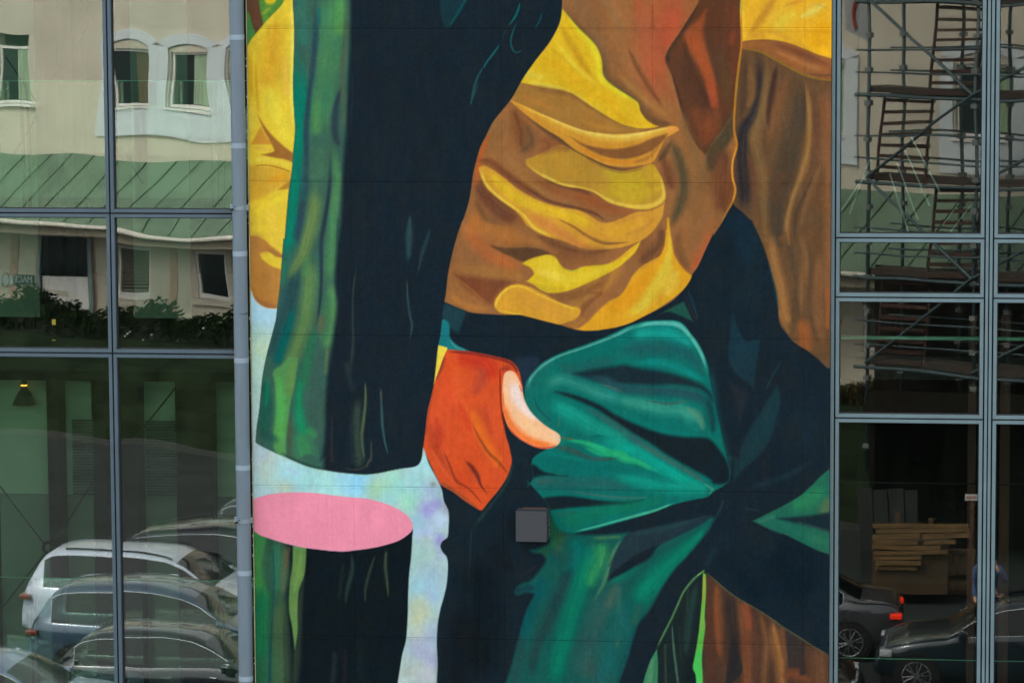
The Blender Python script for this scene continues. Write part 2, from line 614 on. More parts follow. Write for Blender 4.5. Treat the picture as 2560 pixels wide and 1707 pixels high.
ws('C', (1335, 500, 1368, 700, 1370, 950, 1325, 1120, 1265, 1280, 1225, 1440, 1215, 1600), [10, 20, 26, 22, 18, 18, 18], (152, 112, 64), 0.95, 0.1)
ws('C', (1400, 560, 1410, 800, 1400, 1000, 1380, 1150), 24, (96, 68, 50), 0.8)
ws('C', (1400, 1130, 1330, 1290, 1280, 1420, 1270, 1600), 16, (84, 66, 48), 0.9)
ws('C', (1450, 1050, 1400, 1200, 1340, 1360, 1305, 1520), 20, (128, 90, 58), 0.7)
ws('F', (1110, 60, 1135, 250, 1175, 430, 1205, 600, 1240, 700), [24, 34, 36, 34, 24], (156, 110, 64), 0.9)
ws('F', (1200, 60, 1250, 230, 1285, 420, 1280, 600, 1265, 760), 24, (88, 70, 52), 0.95)
ws('F', (1220, 20, 1235, 160), 10, (146, 104, 60), 0.6)
ws('F', (1300, 80, 1345, 250, 1320, 450, 1320, 620), 24, (126, 90, 58), 0.9)
ws('F', (1350, 120, 1380, 320, 1375, 500, 1385, 660, 1420, 800), 16, (88, 68, 52), 0.9)
ws('F', (1330, 690, 1345, 820), 38, (158, 90, 48), 0.85)
ws('F', (1430, 200, 1430, 400, 1420, 600, 1470, 850), 34, (136, 92, 58), 0.8)
ws('F', (1485, 450, 1485, 700), 16, (160, 92, 50), 0.8)
ws('F', (1170, 600, 1230, 730), 12, (150, 100, 58), 0.7)

# painted shirt: ground tone
TORSO = fill(pt('B', 700, -200, 'C', 930, -200, 918, 0, 920, 300, 900, 500, 880, 700, 876, 850, 895, 950, 865, 1060, 868, 1180, 886, 1250, 850, 1335, 810, 1430,
                740, 1540, 'F', 740, 85, 690, 190, 640, 300, 603, 355, 590, 390, 550, 450, 480, 520, 400, 572, 300, 622, 200, 672, 100, 702, 0, 718,
                'E', 1170, 720, 1080, 723, 1000, 711, 900, 681, 800, 656, 700, 630, 640, 618, 560, 620, 450, 615, 340, 605, 240, 572, 165, 537,
                60, 500, 'P', 1000, 600), (158, 106, 62), 1.8, keep=True)


def ts(sheet, pts, w, c, op=0.85, hard=0.0):
    stroke(pt(sheet, *pts), w, c, op, hard, clip=TORSO)


def tf(c, soft, *a, op=1.0):
    return fill(pt(*a), c, soft, op, clip=TORSO, keep=True)


# chest
ts('B', (900, -50, 950, 120, 1020, 300, 1100, 480), 90, (146, 104, 68), 0.9)
ts('B', (1120, -60, 1180, 200, 1260, 420, 1340, 620), 60, (166, 112, 66), 0.9)
ts('B', (1080, 0, 1180, 180), 26, (152, 114, 74), 0.7)
ts('B', (1320, -50, 1330, 200, 1380, 500, 1440, 700), 80, (176, 100, 64), 0.85)
ts('B', (1500, -140, 1500, 60, 1460, 240, 1420, 420, 1400, 560), [90, 120, 110, 80, 60], (186, 92, 60), 0.75)
ts('B', (1560, 40, 1510, 180, 1440, 330), [50, 70, 40], (200, 88, 58), 0.6)
ts('B', (1290, -20, 1300, 100), 20, (190, 92, 54), 0.6)
ts('B', (1390, 40, 1390, 180), 14, (160, 80, 52), 0.6)
ts('B', (820, 60, 900, 180, 1000, 300, 1060, 420, 1090, 510, 1200, 600, 1320, 700, 1350, 780), [14, 26, 30, 34, 34, 40, 40, 26], (112, 84, 54), 0.75)
ts('B', (1220, 300, 1290, 440, 1370, 580, 1460, 700), 18, (122, 80, 50), 0.85)
ts('B', (1170, 480, 1280, 600, 1400, 700, 1500, 770), [16, 24, 22, 12], (170, 120, 66), 0.9)
ts('B', (1230, 640, 1320, 740, 1420, 800, 1530, 815), [20, 28, 26, 10], (108, 78, 50), 0.85)
ts('B', (1400, 420, 1470, 560, 1540, 700), 30, (172, 98, 60), 0.8)
# dark lapel
LAP = tf((98, 62, 42), 3, 'C', 660, -150, 650, 0, 545, 180, 428, 372, 470, 500, 520, 690, 570, 850, 640, 965, 690, 1015, 740, 925, 820, 820, 880, 700,
         900, 500, 918, 300, 918, -150)


def ls(pts, w, c, op=0.85, hard=0.0):
    stroke(pt('C', *pts), w, c, op, hard, clip=LAP)


ls((860, -60, 860, 300, 850, 600), 60, (112, 66, 44))
ls((780, 300, 820, 500, 830, 700), 40, (96, 72, 48))
ls((520, 380, 600, 560, 680, 720, 720, 800), 40, (88, 58, 42))
ls((600, 680, 680, 850, 700, 960), 60, (124, 72, 46))
ls((740, 740, 720, 850), 50, (136, 76, 46))
fill(pt('C', 692, 70, 640, 130, 550, 215, 570, 320, 640, 430, 700, 570, 740, 690, 765, 700, 768, 640, 735, 440, 700, 320, 672, 220), (160, 84, 48), 9, clip=LAP)
ls((600, 230, 650, 350, 720, 520, 745, 650), 26, (172, 86, 46), 0.8)
ls((720, 560, 740, 680), 26, (178, 84, 52), 0.8)
ls((690, 150, 720, 300, 760, 460, 790, 600), 20, (92, 64, 46), 0.8)
ls((650, 10, 560, 160, 440, 340, 455, 420), [12, 20, 20, 10], (64, 56, 44), 0.9)
ls((560, 250, 560, 330, 600, 450, 680, 620, 740, 770), 20, (80, 54, 40), 0.8)
ls((470, 480, 530, 680, 590, 860, 660, 980), 12, (76, 52, 40), 0.8)
ls((860, 280, 870, 220), 20, (140, 72, 46), 0.7)
# waistcoat right of the lapel
tf((84, 72, 50), 9, 'C', 872, 720, 812, 830, 742, 920, 692, 1012, 692, 1110, 740, 1120, 800, 1010, 850, 930, 878, 860)
ts('C', (800, 960, 800, 1100, 790, 1260, 760, 1400), 70, (110, 68, 46), 0.9)
ts('C', (850, 1100, 850, 1250, 800, 1400), 26, (120, 72, 44), 0.8)
ts('C', (530, 700, 560, 850, 620, 1020, 660, 1150, 650, 1350, 600, 1568), [18, 30, 44, 50, 60, 50], (140, 102, 62), 0.9)
ts('C', (460, 900, 520, 1050, 550, 1200, 520, 1350, 450, 1500), 36, (84, 76, 54), 0.9)
ts('C', (400, 1000, 450, 1150, 480, 1250), 36, (112, 68, 46), 0.85)
ts('C', (380, 1060, 420, 1000, 470, 920), 22, (80, 66, 48), 0.8)
ts('C', (690, 1250, 690, 1420, 650, 1568, 'F', 640, 100), [60, 70, 64, 50], (152, 104, 62), 0.9)
ts('C', (740, 1400, 700, 1520, 'F', 680, 120), 30, (168, 104, 58), 0.8)
ts('F', (725, 70, 690, 170, 640, 270, 600, 345), [16, 34, 40, 20], (188, 100, 58), 0.9)
ts('F', (520, 60, 510, 180, 550, 270, 590, 330), 24, (124, 84, 54), 0.7)
ts('F', (390, 40, 400, 140, 330, 220, 250, 290), [18, 40, 46, 40], (114, 76, 50), 0.9)
ts('F', (300, 120, 240, 190), 36, (138, 88, 52), 0.8)

# left part of the shirt
ts('B', (420, 760, 360, 900, 330, 1030), 60, (150, 106, 62))
ts('B', (330, 860, 270, 1000, 240, 1150, 220, 1250), [10, 18, 16, 10], (192, 96, 46), 0.9)
ts('B', (470, 700, 520, 850, 530, 980), 46, (124, 80, 50), 0.85)
ts('B', (560, 800, 600, 930, 520, 1000), 40, (110, 80, 54), 0.7)
ts('B', (640, 900, 740, 950, 640, 1000), 40, (146, 88, 52), 0.8)
ts('B', (430, 1000, 520, 1120, 640, 1220, 760, 1280), 36, (168, 118, 64), 0.75)
ts('B', (240, 1050, 330, 1060, 420, 1130, 560, 1230, 700, 1300), 22, (122, 72, 46), 0.8)
ts('B', (600, 1160, 780, 1250, 980, 1300, 1200, 1380), [20, 34, 40, 34], (154, 92, 52), 0.85)
ts('B', (900, 1260, 1100, 1370, 1280, 1390), 30, (160, 92, 50), 0.7)
ts('B', (560, 1230, 700, 1310, 850, 1350, 1000, 1390, 1080, 1440), 14, (108, 70, 48), 0.9)
ts('B', (620, 1120, 760, 1200, 920, 1245, 1000, 1280), 16, (112, 72, 50), 0.85)
ts('B', (240, 1180, 300, 1280, 400, 1380, 520, 1440), [30, 52, 56, 40], (112, 70, 50), 0.95)
ts('B', (230, 1300, 300, 1430, 420, 1470), 24, (120, 84, 56), 0.7)
ts('B', (170, 1500, 300, 1500, 420, 1530, 560, 1568), [30, 44, 50, 30], (182, 116, 58), 0.9)
ts('B', (600, 1480, 700, 1560, 'E', 800, 110, 950, 190, 1100, 230), [10, 20, 24, 28, 20], (118, 76, 50), 0.85)

# sunlit yellow folds
YEL = (230, 188, 40)
Y1 = tf(YEL, 2.0, 'B', 797, 55, 840, 110, 900, 180, 960, 240, 1010, 290, 1040, 340, 1055, 390, 1060, 450, 1072, 505, 1110, 550, 1170, 590, 1240, 635,
        1285, 665, 1300, 690, 1310, 730, 1345, 780, 1390, 812, 1430, 828, 1380, 837, 1300, 840, 1230, 826, 1150, 798, 1080, 757, 1000, 707, 920, 652,
        860, 612, 800, 592, 740, 582, 650, 570, 590, 556, 520, 540, 560, 440, 680, 330, 770, 180)
stroke(pt('B', 640, 380, 800, 450, 1000, 600, 1200, 720), [50, 60, 60, 40], (232, 182, 34), 0.9, clip=Y1)
stroke(pt('B', 785, 160, 850, 290, 920, 400, 1000, 510), [16, 26, 26, 8], (206, 156, 34), 0.9, clip=Y1)
stroke(pt('B', 690, 290, 800, 380, 900, 470), 16, (210, 170, 44), 0.6, clip=Y1)
stroke(pt('B', 740, 250, 830, 370, 930, 480, 1020, 550), 16, (236, 208, 66), 0.85, clip=Y1)
stroke(pt('B', 810, 80, 900, 200, 990, 300, 1030, 400, 1045, 500, 1110, 570, 1200, 620, 1280, 680), [8, 18, 22, 22, 20, 20, 20, 14], (234, 214, 48), 0.95, clip=Y1)
stroke(pt('B', 545, 525, 680, 560, 820, 588, 950, 660, 1060, 735), [12, 16, 12, 8, 6], (236, 212, 74), 0.9, clip=Y1)
stroke(pt('B', 560, 480, 660, 510), 26, (234, 206, 70), 0.8, clip=Y1)
stroke(pt('B', 1100, 700, 1220, 790, 1340, 815), 22, (228, 172, 34), 0.8, clip=Y1)
stroke(pt('B', 800, 60, 900, 180, 1010, 290, 1056, 400, 1068, 500, 1170, 590, 1290, 668, 1305, 720), 4, (160, 190, 50), 0.6, clip=TORSO)

tf((172, 124, 58), 3, 'B', 520, 545, 650, 572, 760, 590, 860, 618, 950, 680, 1050, 740, 1150, 800, 1230, 828, 1330, 845, 1300, 868, 1200, 880, 1100, 876,
   1000, 862, 900, 838, 800, 803, 680, 745, 560, 695, 440, 650, 480, 590)
ts('B', (560, 560, 700, 590, 850, 620, 980, 700, 1100, 775, 1220, 830), [14, 22, 18, 14, 12, 8], (146, 102, 56), 0.85)
ts('B', (520, 620, 640, 670, 760, 730), 20, (192, 128, 56), 0.7)
ts('B', (900, 780, 1050, 830, 1200, 850), 20, (190, 134, 58), 0.6)

ts('B', (520, 712, 650, 820, 780, 912, 900, 992, 1000, 1047, 1100, 1095, 1200, 1118, 1330, 1090), [10, 18, 20, 18, 16, 16, 16, 8], (104, 74, 50), 0.9)
Y2 = tf((216, 152, 54), 2.2, 'B', 450, 652, 520, 678, 620, 725, 720, 770, 820, 812, 920, 848, 1020, 868, 1150, 880, 1300, 868, 1400, 850, 1500, 826, 1545, 828,
        1562, 850, 1530, 872, 1480, 900, 1450, 950, 1425, 1000, 1390, 1060, 1300, 1082, 1200, 1092, 1080, 1075, 980, 1030, 880, 978, 780, 898, 680, 838, 560, 750)
tf((142, 94, 52), 4, 'B', 850, 888, 930, 938, 1050, 968, 1150, 974, 1280, 950, 1400, 898, 1490, 872, 1455, 925, 1390, 982, 1300, 1022, 1200, 1040, 1100, 1030,
   1000, 992, 910, 940)
stroke(pt('B', 900, 960, 1050, 1035, 1180, 1060, 1300, 1050), 14, (222, 140, 44), 0.8, clip=Y2)
stroke(pt('B', 1250, 1070, 1360, 1030, 1440, 950), 16, (176, 118, 58), 0.8, clip=Y2)
stroke(pt('B', 470, 662, 570, 708, 690, 762, 810, 812, 920, 850, 1040, 885, 1180, 898, 1300, 882, 1420, 858, 1540, 845), [5, 12, 16, 20, 26, 28, 28, 26, 24, 16],
       (232, 184, 70), 0.95, 0.2, clip=Y2)
stroke(pt('B', 600, 720, 760, 788, 900, 845, 1040, 878, 1180, 890, 1300, 874, 1420, 848, 1530, 838), [4, 9, 13, 16, 16, 16, 15, 9], (242, 210, 100), 0.95, clip=Y2)
stroke(pt('B', 1500, 850, 1552, 848), 18, (228, 148, 76), 0.6, clip=Y2)
stroke(pt('B', 640, 760, 800, 850, 920, 920), 14, (226, 172, 54), 0.7, clip=Y2)

Y3 = tf((192, 146, 54), 2.6, 'B', 560, 1045, 610, 1025, 700, 985, 790, 950, 900, 1000, 1000, 1055, 1100, 1100, 1200, 1118, 1300, 1100, 1388, 1072, 1430, 1130,
        1458, 1190, 1475, 1290, 1445, 1335, 1370, 1368, 1280, 1366, 1180, 1346, 1100, 1322, 1045, 1282, 990, 1250, 920, 1232, 840, 1222, 750, 1196, 660, 1152, 600, 1110, 565, 1078)
stroke(pt('B', 1080, 1200, 1250, 1240, 1380, 1200), 110, (204, 174, 44), 0.95, clip=Y3)
stroke(pt('B', 1050, 1130, 1200, 1150, 1340, 1130), 40, (196, 166, 46), 0.8, clip=Y3)
stroke(pt('B', 1400, 1100, 1430, 1220), 40, (216, 176, 46), 0.7, clip=Y3)
stroke(pt('B', 640, 1010, 760, 965, 860, 985), 30, (154, 104, 56), 0.75, clip=Y3)
stroke(pt('B', 950, 1035, 1060, 1090, 1200, 1125, 1330, 1100), 12, (150, 110, 52), 0.7, clip=Y3)
stroke(pt('B', 566, 1062, 620, 1118, 710, 1165, 800, 1205, 910, 1226, 1000, 1250, 1070, 1292, 1150, 1328, 1250, 1350, 1350, 1350, 1430, 1320, 1462, 1270, 1450, 1180, 1410, 1110),
       [9, 12, 12, 11, 10, 10, 12, 15, 17, 17, 18, 16, 12, 6], (236, 198, 78), 0.95, 0.1, clip=Y3)

Y4 = tf((216, 156, 56), 2.6, 'B', 252, 1098, 285, 1083, 340, 1108, 420, 1163, 500, 1230, 600, 1290, 700, 1332, 800, 1358, 900, 1372, 980, 1410, 1050, 1452, 1120, 1452,
        1200, 1422, 1280, 1387, 1370, 1378, 1450, 1342, 1467, 1310, 1462, 1370, 1450, 1420, 1400, 1500, 1330, 1562, 1230, 1604, 1150, 1622, 1049, 1630, 949, 1627,
        869, 1599, 790, 1569, 709, 1549, 640, 1522, 570, 1472, 530, 1420, 490, 1377, 420, 1327, 350, 1272, 300, 1222, 266, 1150)
stroke(pt('B', 290, 1110, 380, 1190, 500, 1290, 640, 1350, 800, 1400, 920, 1440, 1020, 1490), [16, 34, 40, 34, 34, 36, 30], (232, 190, 46), 0.95, clip=Y4)
stroke(pt('B', 1050, 1500, 1200, 1500, 1350, 1430), 50, (226, 166, 50), 0.9, clip=Y4)
stroke(pt('B', 1200, 1540, 1330, 1490, 1400, 1420), 16, (198, 140, 60), 0.7, clip=Y4)
stroke(pt('B', 1120, 1480, 1250, 1420, 1400, 1390), 16, (210, 146, 56), 0.7, clip=Y4)
stroke(pt('B', 560, 1390, 680, 1460, 800, 1530, 900, 1590, 1000, 1620), [16, 26, 30, 24, 12], (212, 134, 66), 0.9, clip=Y4)
stroke(pt('B', 760, 1425, 870, 1480, 960, 1540, 1060, 1585, 1150, 1590, 1230, 1580), [4, 9, 12, 14, 10, 4], (140, 96, 52), 0.9, clip=Y4)
stroke(pt('B', 264, 1110, 300, 1200, 370, 1275, 460, 1340, 540, 1400, 620, 1490, 720, 1540), [8, 12, 12, 11, 10, 12, 10], (240, 212, 76), 0.9, clip=Y4)
tf((226, 162, 52), 2.6, 'E', 700, -80, 760, -20, 860, 10, 980, 80, 1080, 130, 1180, 150, 1280, 148, 1390, 125, 1480, 80, 1560, 0, 1560, -60, 1400, -20, 1250, -10, 1100, -30,
   op=0.0)

# lower shirt
ts('E', (300, 70, 400, 170, 520, 260, 660, 310), [30, 50, 50, 30], (188, 106, 56), 0.85)
ts('E', (320, 60, 360, 0), 40, (190, 116, 58), 0.8)
ts('E', (430, 70, 560, 100, 700, 130, 820, 160), 28, (178, 116, 60), 0.85)
ts('E', (230, 300, 400, 330, 600, 350, 700, 390), 30, (170, 116, 60), 0.85)
ts('E', (280, 30, 220, 200, 200, 330), 22, (142, 96, 56), 0.7)
ts('E', (880, 170, 980, 240, 1100, 230, 1250, 200), [40, 52, 46, 20], (142, 92, 54), 0.9)
ts('E', (820, 130, 960, 190, 1100, 215, 1250, 195), 14, (120, 78, 50), 0.8)
tf((102, 72, 48), 4, 'E', 455, 165, 560, 182, 700, 180, 800, 192, 860, 225, 770, 238, 670, 270, 600, 242, 530, 212)
tf((128, 76, 48), 9, 'E', 228, 355, 330, 370, 450, 383, 560, 395, 610, 408, 540, 450, 492, 500, 480, 555, 420, 530, 330, 470, 270, 412)
ts('E', (190, 480, 300, 560, 480, 590), 24, (184, 122, 62), 0.8)
ts('E', (240, 380, 330, 450, 420, 530), 10, (176, 112, 58), 0.6)
ts('E', (1150, 330, 1130, 450, 1000, 600, 1020, 690), [40, 50, 46, 30], (176, 126, 62), 0.85)
ts('E', (1320, 230, 1270, 350, 1200, 480), 34, (190, 132, 62), 0.8)
ts('E', (820, 490, 960, 500, 1100, 460, 1230, 390), [16, 28, 26, 14], (140, 94, 52), 0.9)
ts('E', (1100, 480, 1180, 480, 1080, 560, 1050, 640), [10, 16, 20, 14], (136, 84, 50), 0.85)
Y5 = tf((230, 194, 44), 3, 'E', 665, 285, 720, 255, 780, 238, 840, 227, 885, 245, 912, 285, 945, 318, 1000, 330, 1060, 306, 1130, 298, 1220, 288, 1300, 248, 1370, 190,
        1440, 138, 1410, 205, 1350, 265, 1290, 312, 1230, 347, 1160, 382, 1080, 418, 1000, 452, 930, 470, 850, 476, 790, 456, 740, 420, 695, 402, 732, 370, 745, 345, 720, 310)
stroke(pt('E', 700, 285, 840, 270, 900, 360, 1000, 390, 1150, 340, 1260, 300), [14, 30, 36, 30, 24, 10], (236, 206, 56), 0.9, clip=Y5)
stroke(pt('E', 780, 330, 900, 380), 26, (238, 212, 84), 0.7, clip=Y5)
stroke(pt('E', 730, 420, 850, 455, 960, 445), 22, (210, 176, 40), 0.9, clip=Y5)
stroke(pt('E', 1240, 290, 1340, 230, 1420, 160), 12, (226, 160, 50), 0.7, clip=Y5)
stroke(pt('E', 940, 316, 1000, 335, 1080, 305), 10, (190, 190, 70), 0.7, clip=Y5)
Y6 = tf((222, 162, 54), 2.6, 'E', 484, 548, 498, 510, 540, 460, 590, 427, 650, 419, 720, 438, 790, 473, 860, 510, 920, 540, 980, 560, 1035, 573, 1048, 600, 1020, 642,
        960, 668, 900, 682, 800, 658, 700, 632, 600, 616, 530, 607, 494, 578)
stroke(pt('E', 495, 570, 505, 520, 550, 465, 610, 435, 680, 440, 760, 480, 860, 525, 960, 565, 1035, 590), [9, 10, 9, 8, 7, 7, 7, 7, 5], (238, 196, 62), 0.9, clip=Y6)
stroke(pt('E', 510, 590, 600, 610, 680, 612), 9, (234, 194, 60), 0.9, clip=Y6)
stroke(pt('E', 620, 480, 780, 560, 940, 610), [30, 50, 34], (222, 158, 60), 0.8, clip=Y6)
stroke(pt('E', 950, 672, 1010, 690, 1080, 640), 12, (188, 126, 56), 0.7, clip=TORSO)
Y7 = tf((230, 166, 40), 3, 'F', -125, 700, -70, 655, -20, 600, 60, 530, 130, 495, 175, 435, 215, 362, 275, 302, 345, 262, 395, 230, 422, 160, 432, 60, 'C', 436, 1500, 440, 1425,
        450, 1425, 462, 1540, 'F', 468, 120, 482, 215, 520, 288, 565, 338, 606, 368, 590, 395, 540, 458, 460, 522, 380, 577, 300, 626, 200, 673, 100, 703, 0, 719,
        'E', 1170, 721, 1080, 724, 1010, 712)
stroke(pt('F', 455, 60, 452, 200, 430, 330, 360, 440, 280, 560, 150, 640), [6, 16, 40, 46, 36, 24], (230, 200, 66), 0.95, clip=Y7)
stroke(pt('F', 500, 320, 470, 420, 420, 500), 40, (232, 204, 80), 0.8, clip=Y7)
stroke(pt('F', 340, 330, 250, 430, 160, 520, 40, 600), [26, 44, 40, 26], (228, 156, 32), 0.9, clip=Y7)
stroke(pt('F', 560, 420, 450, 510, 330, 590), [14, 20, 16], (228, 176, 40), 0.8, clip=Y7)
stroke(pt('F', 260, 330, 300, 300, 380, 260), 10, (212, 146, 62), 0.7, clip=Y7)
ts('E', (1040, 705, 1120, 630, 1200, 560, 1300, 500), [4, 9, 10, 8], (200, 134, 60), 0.5)

# shoulder flap, upper right
FL = fill(pt('C', 925, -200, 1560, -200, 1545, 402, 1480, 388, 1400, 350, 1300, 309, 1200, 275, 1100, 262, 1000, 264, 930, 274, 914, 130, 922, 0), (226, 172, 44), 2.2, keep=True, clip=WOOD)
for pts, w, c, op in [((1280, 0, 1180, 60, 1080, 160), 40, (224, 178, 56), 0.8), ((1150, -40, 1100, 50, 1030, 150, 980, 220), [20, 28, 24, 10], (196, 138, 46), 0.9),
                      ((1260, -30, 1330, 0, 1200, 40), 20, (214, 150, 50), 0.7), ((1040, -60, 1000, 60, 960, 180), 34, (232, 176, 46), 0.9),
                      ((1300, 80, 1200, 140, 1150, 190), 50, (226, 192, 62), 0.95), ((1480, 20, 1380, 80, 1300, 120), 26, (224, 200, 86), 0.9),
                      ((1500, 60, 1400, 30, 1320, 70), 12, (206, 172, 70), 0.6), ((1480, 130, 1440, 240, 1400, 330), 70, (230, 164, 24), 0.95),
                      ((1500, 340, 1420, 330), 22, (236, 176, 30), 0.8), ((1060, 200, 1160, 220, 1260, 270, 1360, 320), 16, (214, 160, 50), 0.8),
                      ((940, 60, 935, 180, 945, 260), 14, (236, 190, 60), 0.8), ((980, 230, 1060, 230), 20, (210, 150, 48), 0.8)]:
    stroke(pt('C', *pts), w, c, op, clip=FL)
FU = fill(pt('C', 930, 274, 1000, 264, 1100, 262, 1250, 288, 1400, 350, 1545, 402, 1545, 530, 1440, 520, 1330, 490, 1230, 440, 1130, 382, 1040, 337, 930, 320), (146, 92, 52), 2.4, keep=True, clip=WOOD)
for pts, w, c, op in [((1130, 290, 1260, 330, 1380, 380, 1520, 440), 22, (118, 72, 48), 0.9), ((1120, 330, 1250, 380, 1360, 430, 1470, 460), 20, (166, 108, 62), 0.9),
                      ((960, 290, 1080, 290), 20, (158, 100, 50), 0.8), ((1350, 480, 1450, 495, 1540, 490), 14, (110, 74, 50), 0.8)]:
    stroke(pt('C', *pts), w, c, op, clip=FU)
stroke(pt('C', 932, 318, 1040, 338, 1130, 383, 1230, 440, 1330, 490, 1440, 520, 1540, 528), [7, 8, 8, 8, 7, 6, 6], (136, 108, 38), 0.9, 0.2)
# glowing rim of the coat
stroke(pt('C', 926, -40, 920, 100, 926, 270, 908, 420, 892, 560, 880, 700, 876, 850, 894, 950, 866, 1060, 866, 1160, 884, 1240, 868, 1312, 822, 1400, 770, 1500),
       [8, 8, 7, 9, 9, 8, 8, 9, 9, 9, 9, 8, 6, 3], (196, 128, 46), 0.95, 0.2)
stroke(pt('C', 894, 950, 866, 1060, 866, 1160, 884, 1240, 866, 1315), 5, (236, 166, 62), 0.9)
stroke(pt('C', 924, -60, 920, 60, 921, 110), 7, (178, 192, 70), 0.8)
stroke(pt('C', 905, 430, 890, 600, 880, 720), 6, (140, 130, 44), 0.6)

# navy cloak: faint planes
N2 = (27, 56, 66)
CL = 1 - np.maximum(WOOD, TORSO)
for a, c, so, op in [
    (('F', 800, -40, 930, -40, 1000, 40, 1050, 140, 1090, 260, 960, 300, 850, 100), (24, 46, 58), 30, 0.8),
    (('F', 868, 600, 850, 760, 838, 900, 880, 990, 960, 1060, 1000, 1100, 1030, 900, 1046, 762, 960, 795, 905, 720), N2, 9, 0.8),
    (('F', 815, 1020, 880, 1150, 910, 1330, 950, 1200, 975, 1130, 880, 1080), (40, 44, 50), 12, 0.8),
    (('F', 1155, 1080, 1060, 1240, 940, 1430, 900, 1568, 'I', 880, 90, 870, 260, 920, 190, 1040, 80, 1100, 0, 'F', 1130, 1380, 1180, 1180), (28, 60, 66), 10, 0.75)]:
    fill(pt(*a), c, so / S * 1.5, op, clip=CL)
for s, pts, w, c, op in [
    ('F', (1190, 915, 1130, 1010, 1085, 1110), 10, (30, 66, 72), 0.7), ('F', (1095, 270, 1125, 380, 1148, 480, 1162, 590), 8, (26, 74, 82), 0.8),
    ('F', (715, 940, 735, 1080, 760, 1280, 800, 1450, 830, 1568, 'I', 845, 100, 850, 220), [24, 30, 30, 30, 28, 22, 6], (26, 66, 70), 0.8),
    ('F', (575, 460, 605, 540, 640, 650), 12, (30, 62, 70), 0.8), ('I', (1420, 90, 1250, 200, 1080, 260, 980, 300), 22, (32, 52, 60), 0.7),
    ('I', (810, 370, 780, 440, 740, 520), 12, (34, 58, 66), 0.8), ('I', (960, 430, 1040, 440), 12, (38, 54, 60), 0.7),
    ('I', (1100, 700, 1250, 850, 1400, 1000), 200, (14, 30, 40), 0.8), ('I', (760, 700, 900, 860, 1100, 1040), 90, (16, 32, 42), 0.7),
    ('I', (700, 780, 740, 700), 20, (30, 52, 60), 0.6), ('F', (1300, 1300, 1400, 1400), 120, (26, 42, 50), 0.6), ('F', (1000, 400, 950, 520), 100, (26, 42, 50), 0.7)]:
    stroke(pt(s, *pts), w, c, op, clip=CL)

# belt patch and collar of the trousers
fill(pt('F', 400, 610, 450, 580, 545, 535, 572, 585, 608, 665, 520, 622, 450, 600), (34, 82, 68), 3.5)
stroke(pt('F', 560, 505, 595, 590, 632, 660), 7, (58, 44, 46), 0.8)
# trousers, teal field
TM = fill(pt('E', 682, 1110, 690, 1060, 730, 1000, 775, 950, 840, 908, 920, 868, 1050, 823, 1200, 768, 1350, 698, 'F', 240, 676, 300, 661, 400, 655, 490, 657, 545, 680, 592, 740,
             640, 800, 680, 880, 708, 960, 712, 1010, 735, 1130, 770, 1300, 800, 1430, 830, 1568, 'I', 852, 200, 830, 260, 742, 318, 700, 352, 600, 372, 480, 402, 350, 452, 180, 502, 0, 553,
             'H', 1160, 560, 1000, 592, 850, 640, 842, 430, 'E', 842, 1860, 700, 1700, 'H', 702, 285, 740, 225, 'E', 735, 1560, 840, 1480, 700, 1250), (14, 128, 116), 2.4, keep=True)


def ps(s, pts, w, c, op=0.85, hard=0.0):
    stroke(pt(s, *pts), w, c, op, hard, clip=TM)


def pf(c, soft, *a, op=1.0):
    fill(pt(*a), c, soft, op, clip=TM)


ps('E', (720, 1180, 720, 1060, 780, 960, 900, 900), 46, (34, 124, 116), 0.8)
ps('E', (900, 930, 1000, 980, 1150, 940, 1300, 900), 40, (42, 112, 106), 0.8)
ps('E', (1000, 880, 1200, 830, 1400, 760), 40, (10, 130, 120), 0.8)
ps('F', (200, 760, 350, 740, 500, 760, 620, 850), [40, 56, 56, 30], (24, 160, 146), 0.9)
ps('F', (100, 860, 300, 840, 480, 850, 600, 900, 680, 1000), [40, 50, 48, 40, 26], (36, 108, 108), 0.9)
ps('F', (200, 930, 400, 930, 560, 990, 680, 1050), 26, (14, 146, 134), 0.9)
ps('F', (580, 850, 640, 950, 690, 1030), 18, (30, 110, 104), 0.7)
ps('E', (700, 1110, 725, 1030, 790, 960, 900, 893, 1080, 830, 1260, 762, 'F', 180, 715, 260, 680), [14, 14, 12, 10, 10, 12, 14, 16], (84, 166, 152), 0.9)
ps('F', (220, 705, 300, 680, 400, 672, 500, 680, 560, 722, 620, 800, 670, 890, 700, 1000), [12, 14, 16, 18, 16, 14, 14, 6], (100, 190, 174), 0.95)
pf((32, 54, 62), 9, 'E', 1000, 1005, 1150, 972, 1300, 949, 1342, 943, 'F', 165, 944, 250, 966, 400, 986, 550, 1028, 665, 1075, 725, 1130, 740, 1190, 680, 1118, 600, 1090, 480, 1076, 350, 1080,
   200, 1076, 60, 1068, -60, 1040)
ps('E', (1050, 1020, 1200, 1045, 'F', 120, 1095, 300, 1115, 500, 1125, 650, 1160, 720, 1230), [16, 26, 30, 34, 36, 34, 24], (44, 92, 98), 0.85)
ps('F', (0, 1070, 60, 1090, 160, 1125), 12, (100, 116, 106), 0.7)
ps('E', (800, 1090, 920, 1040, 1050, 1080, 1200, 1140, 'F', 130, 1170), [36, 34, 36, 38, 36], (56, 152, 136), 0.9)
ps('F', (80, 1160, 250, 1200, 400, 1230, 550, 1250, 640, 1330), [34, 40, 44, 46, 40], (58, 156, 134), 0.9)
ps('F', (560, 1220, 640, 1280, 680, 1380), 26, (92, 150, 122), 0.9)
ps('F', (300, 1180, 450, 1200, 570, 1180), 12, (70, 120, 108), 0.8)
ps('F', (100, 1240, 250, 1310, 400, 1370, 560, 1400, 690, 1410), [12, 22, 22, 18, 12], (8, 132, 120), 0.9)
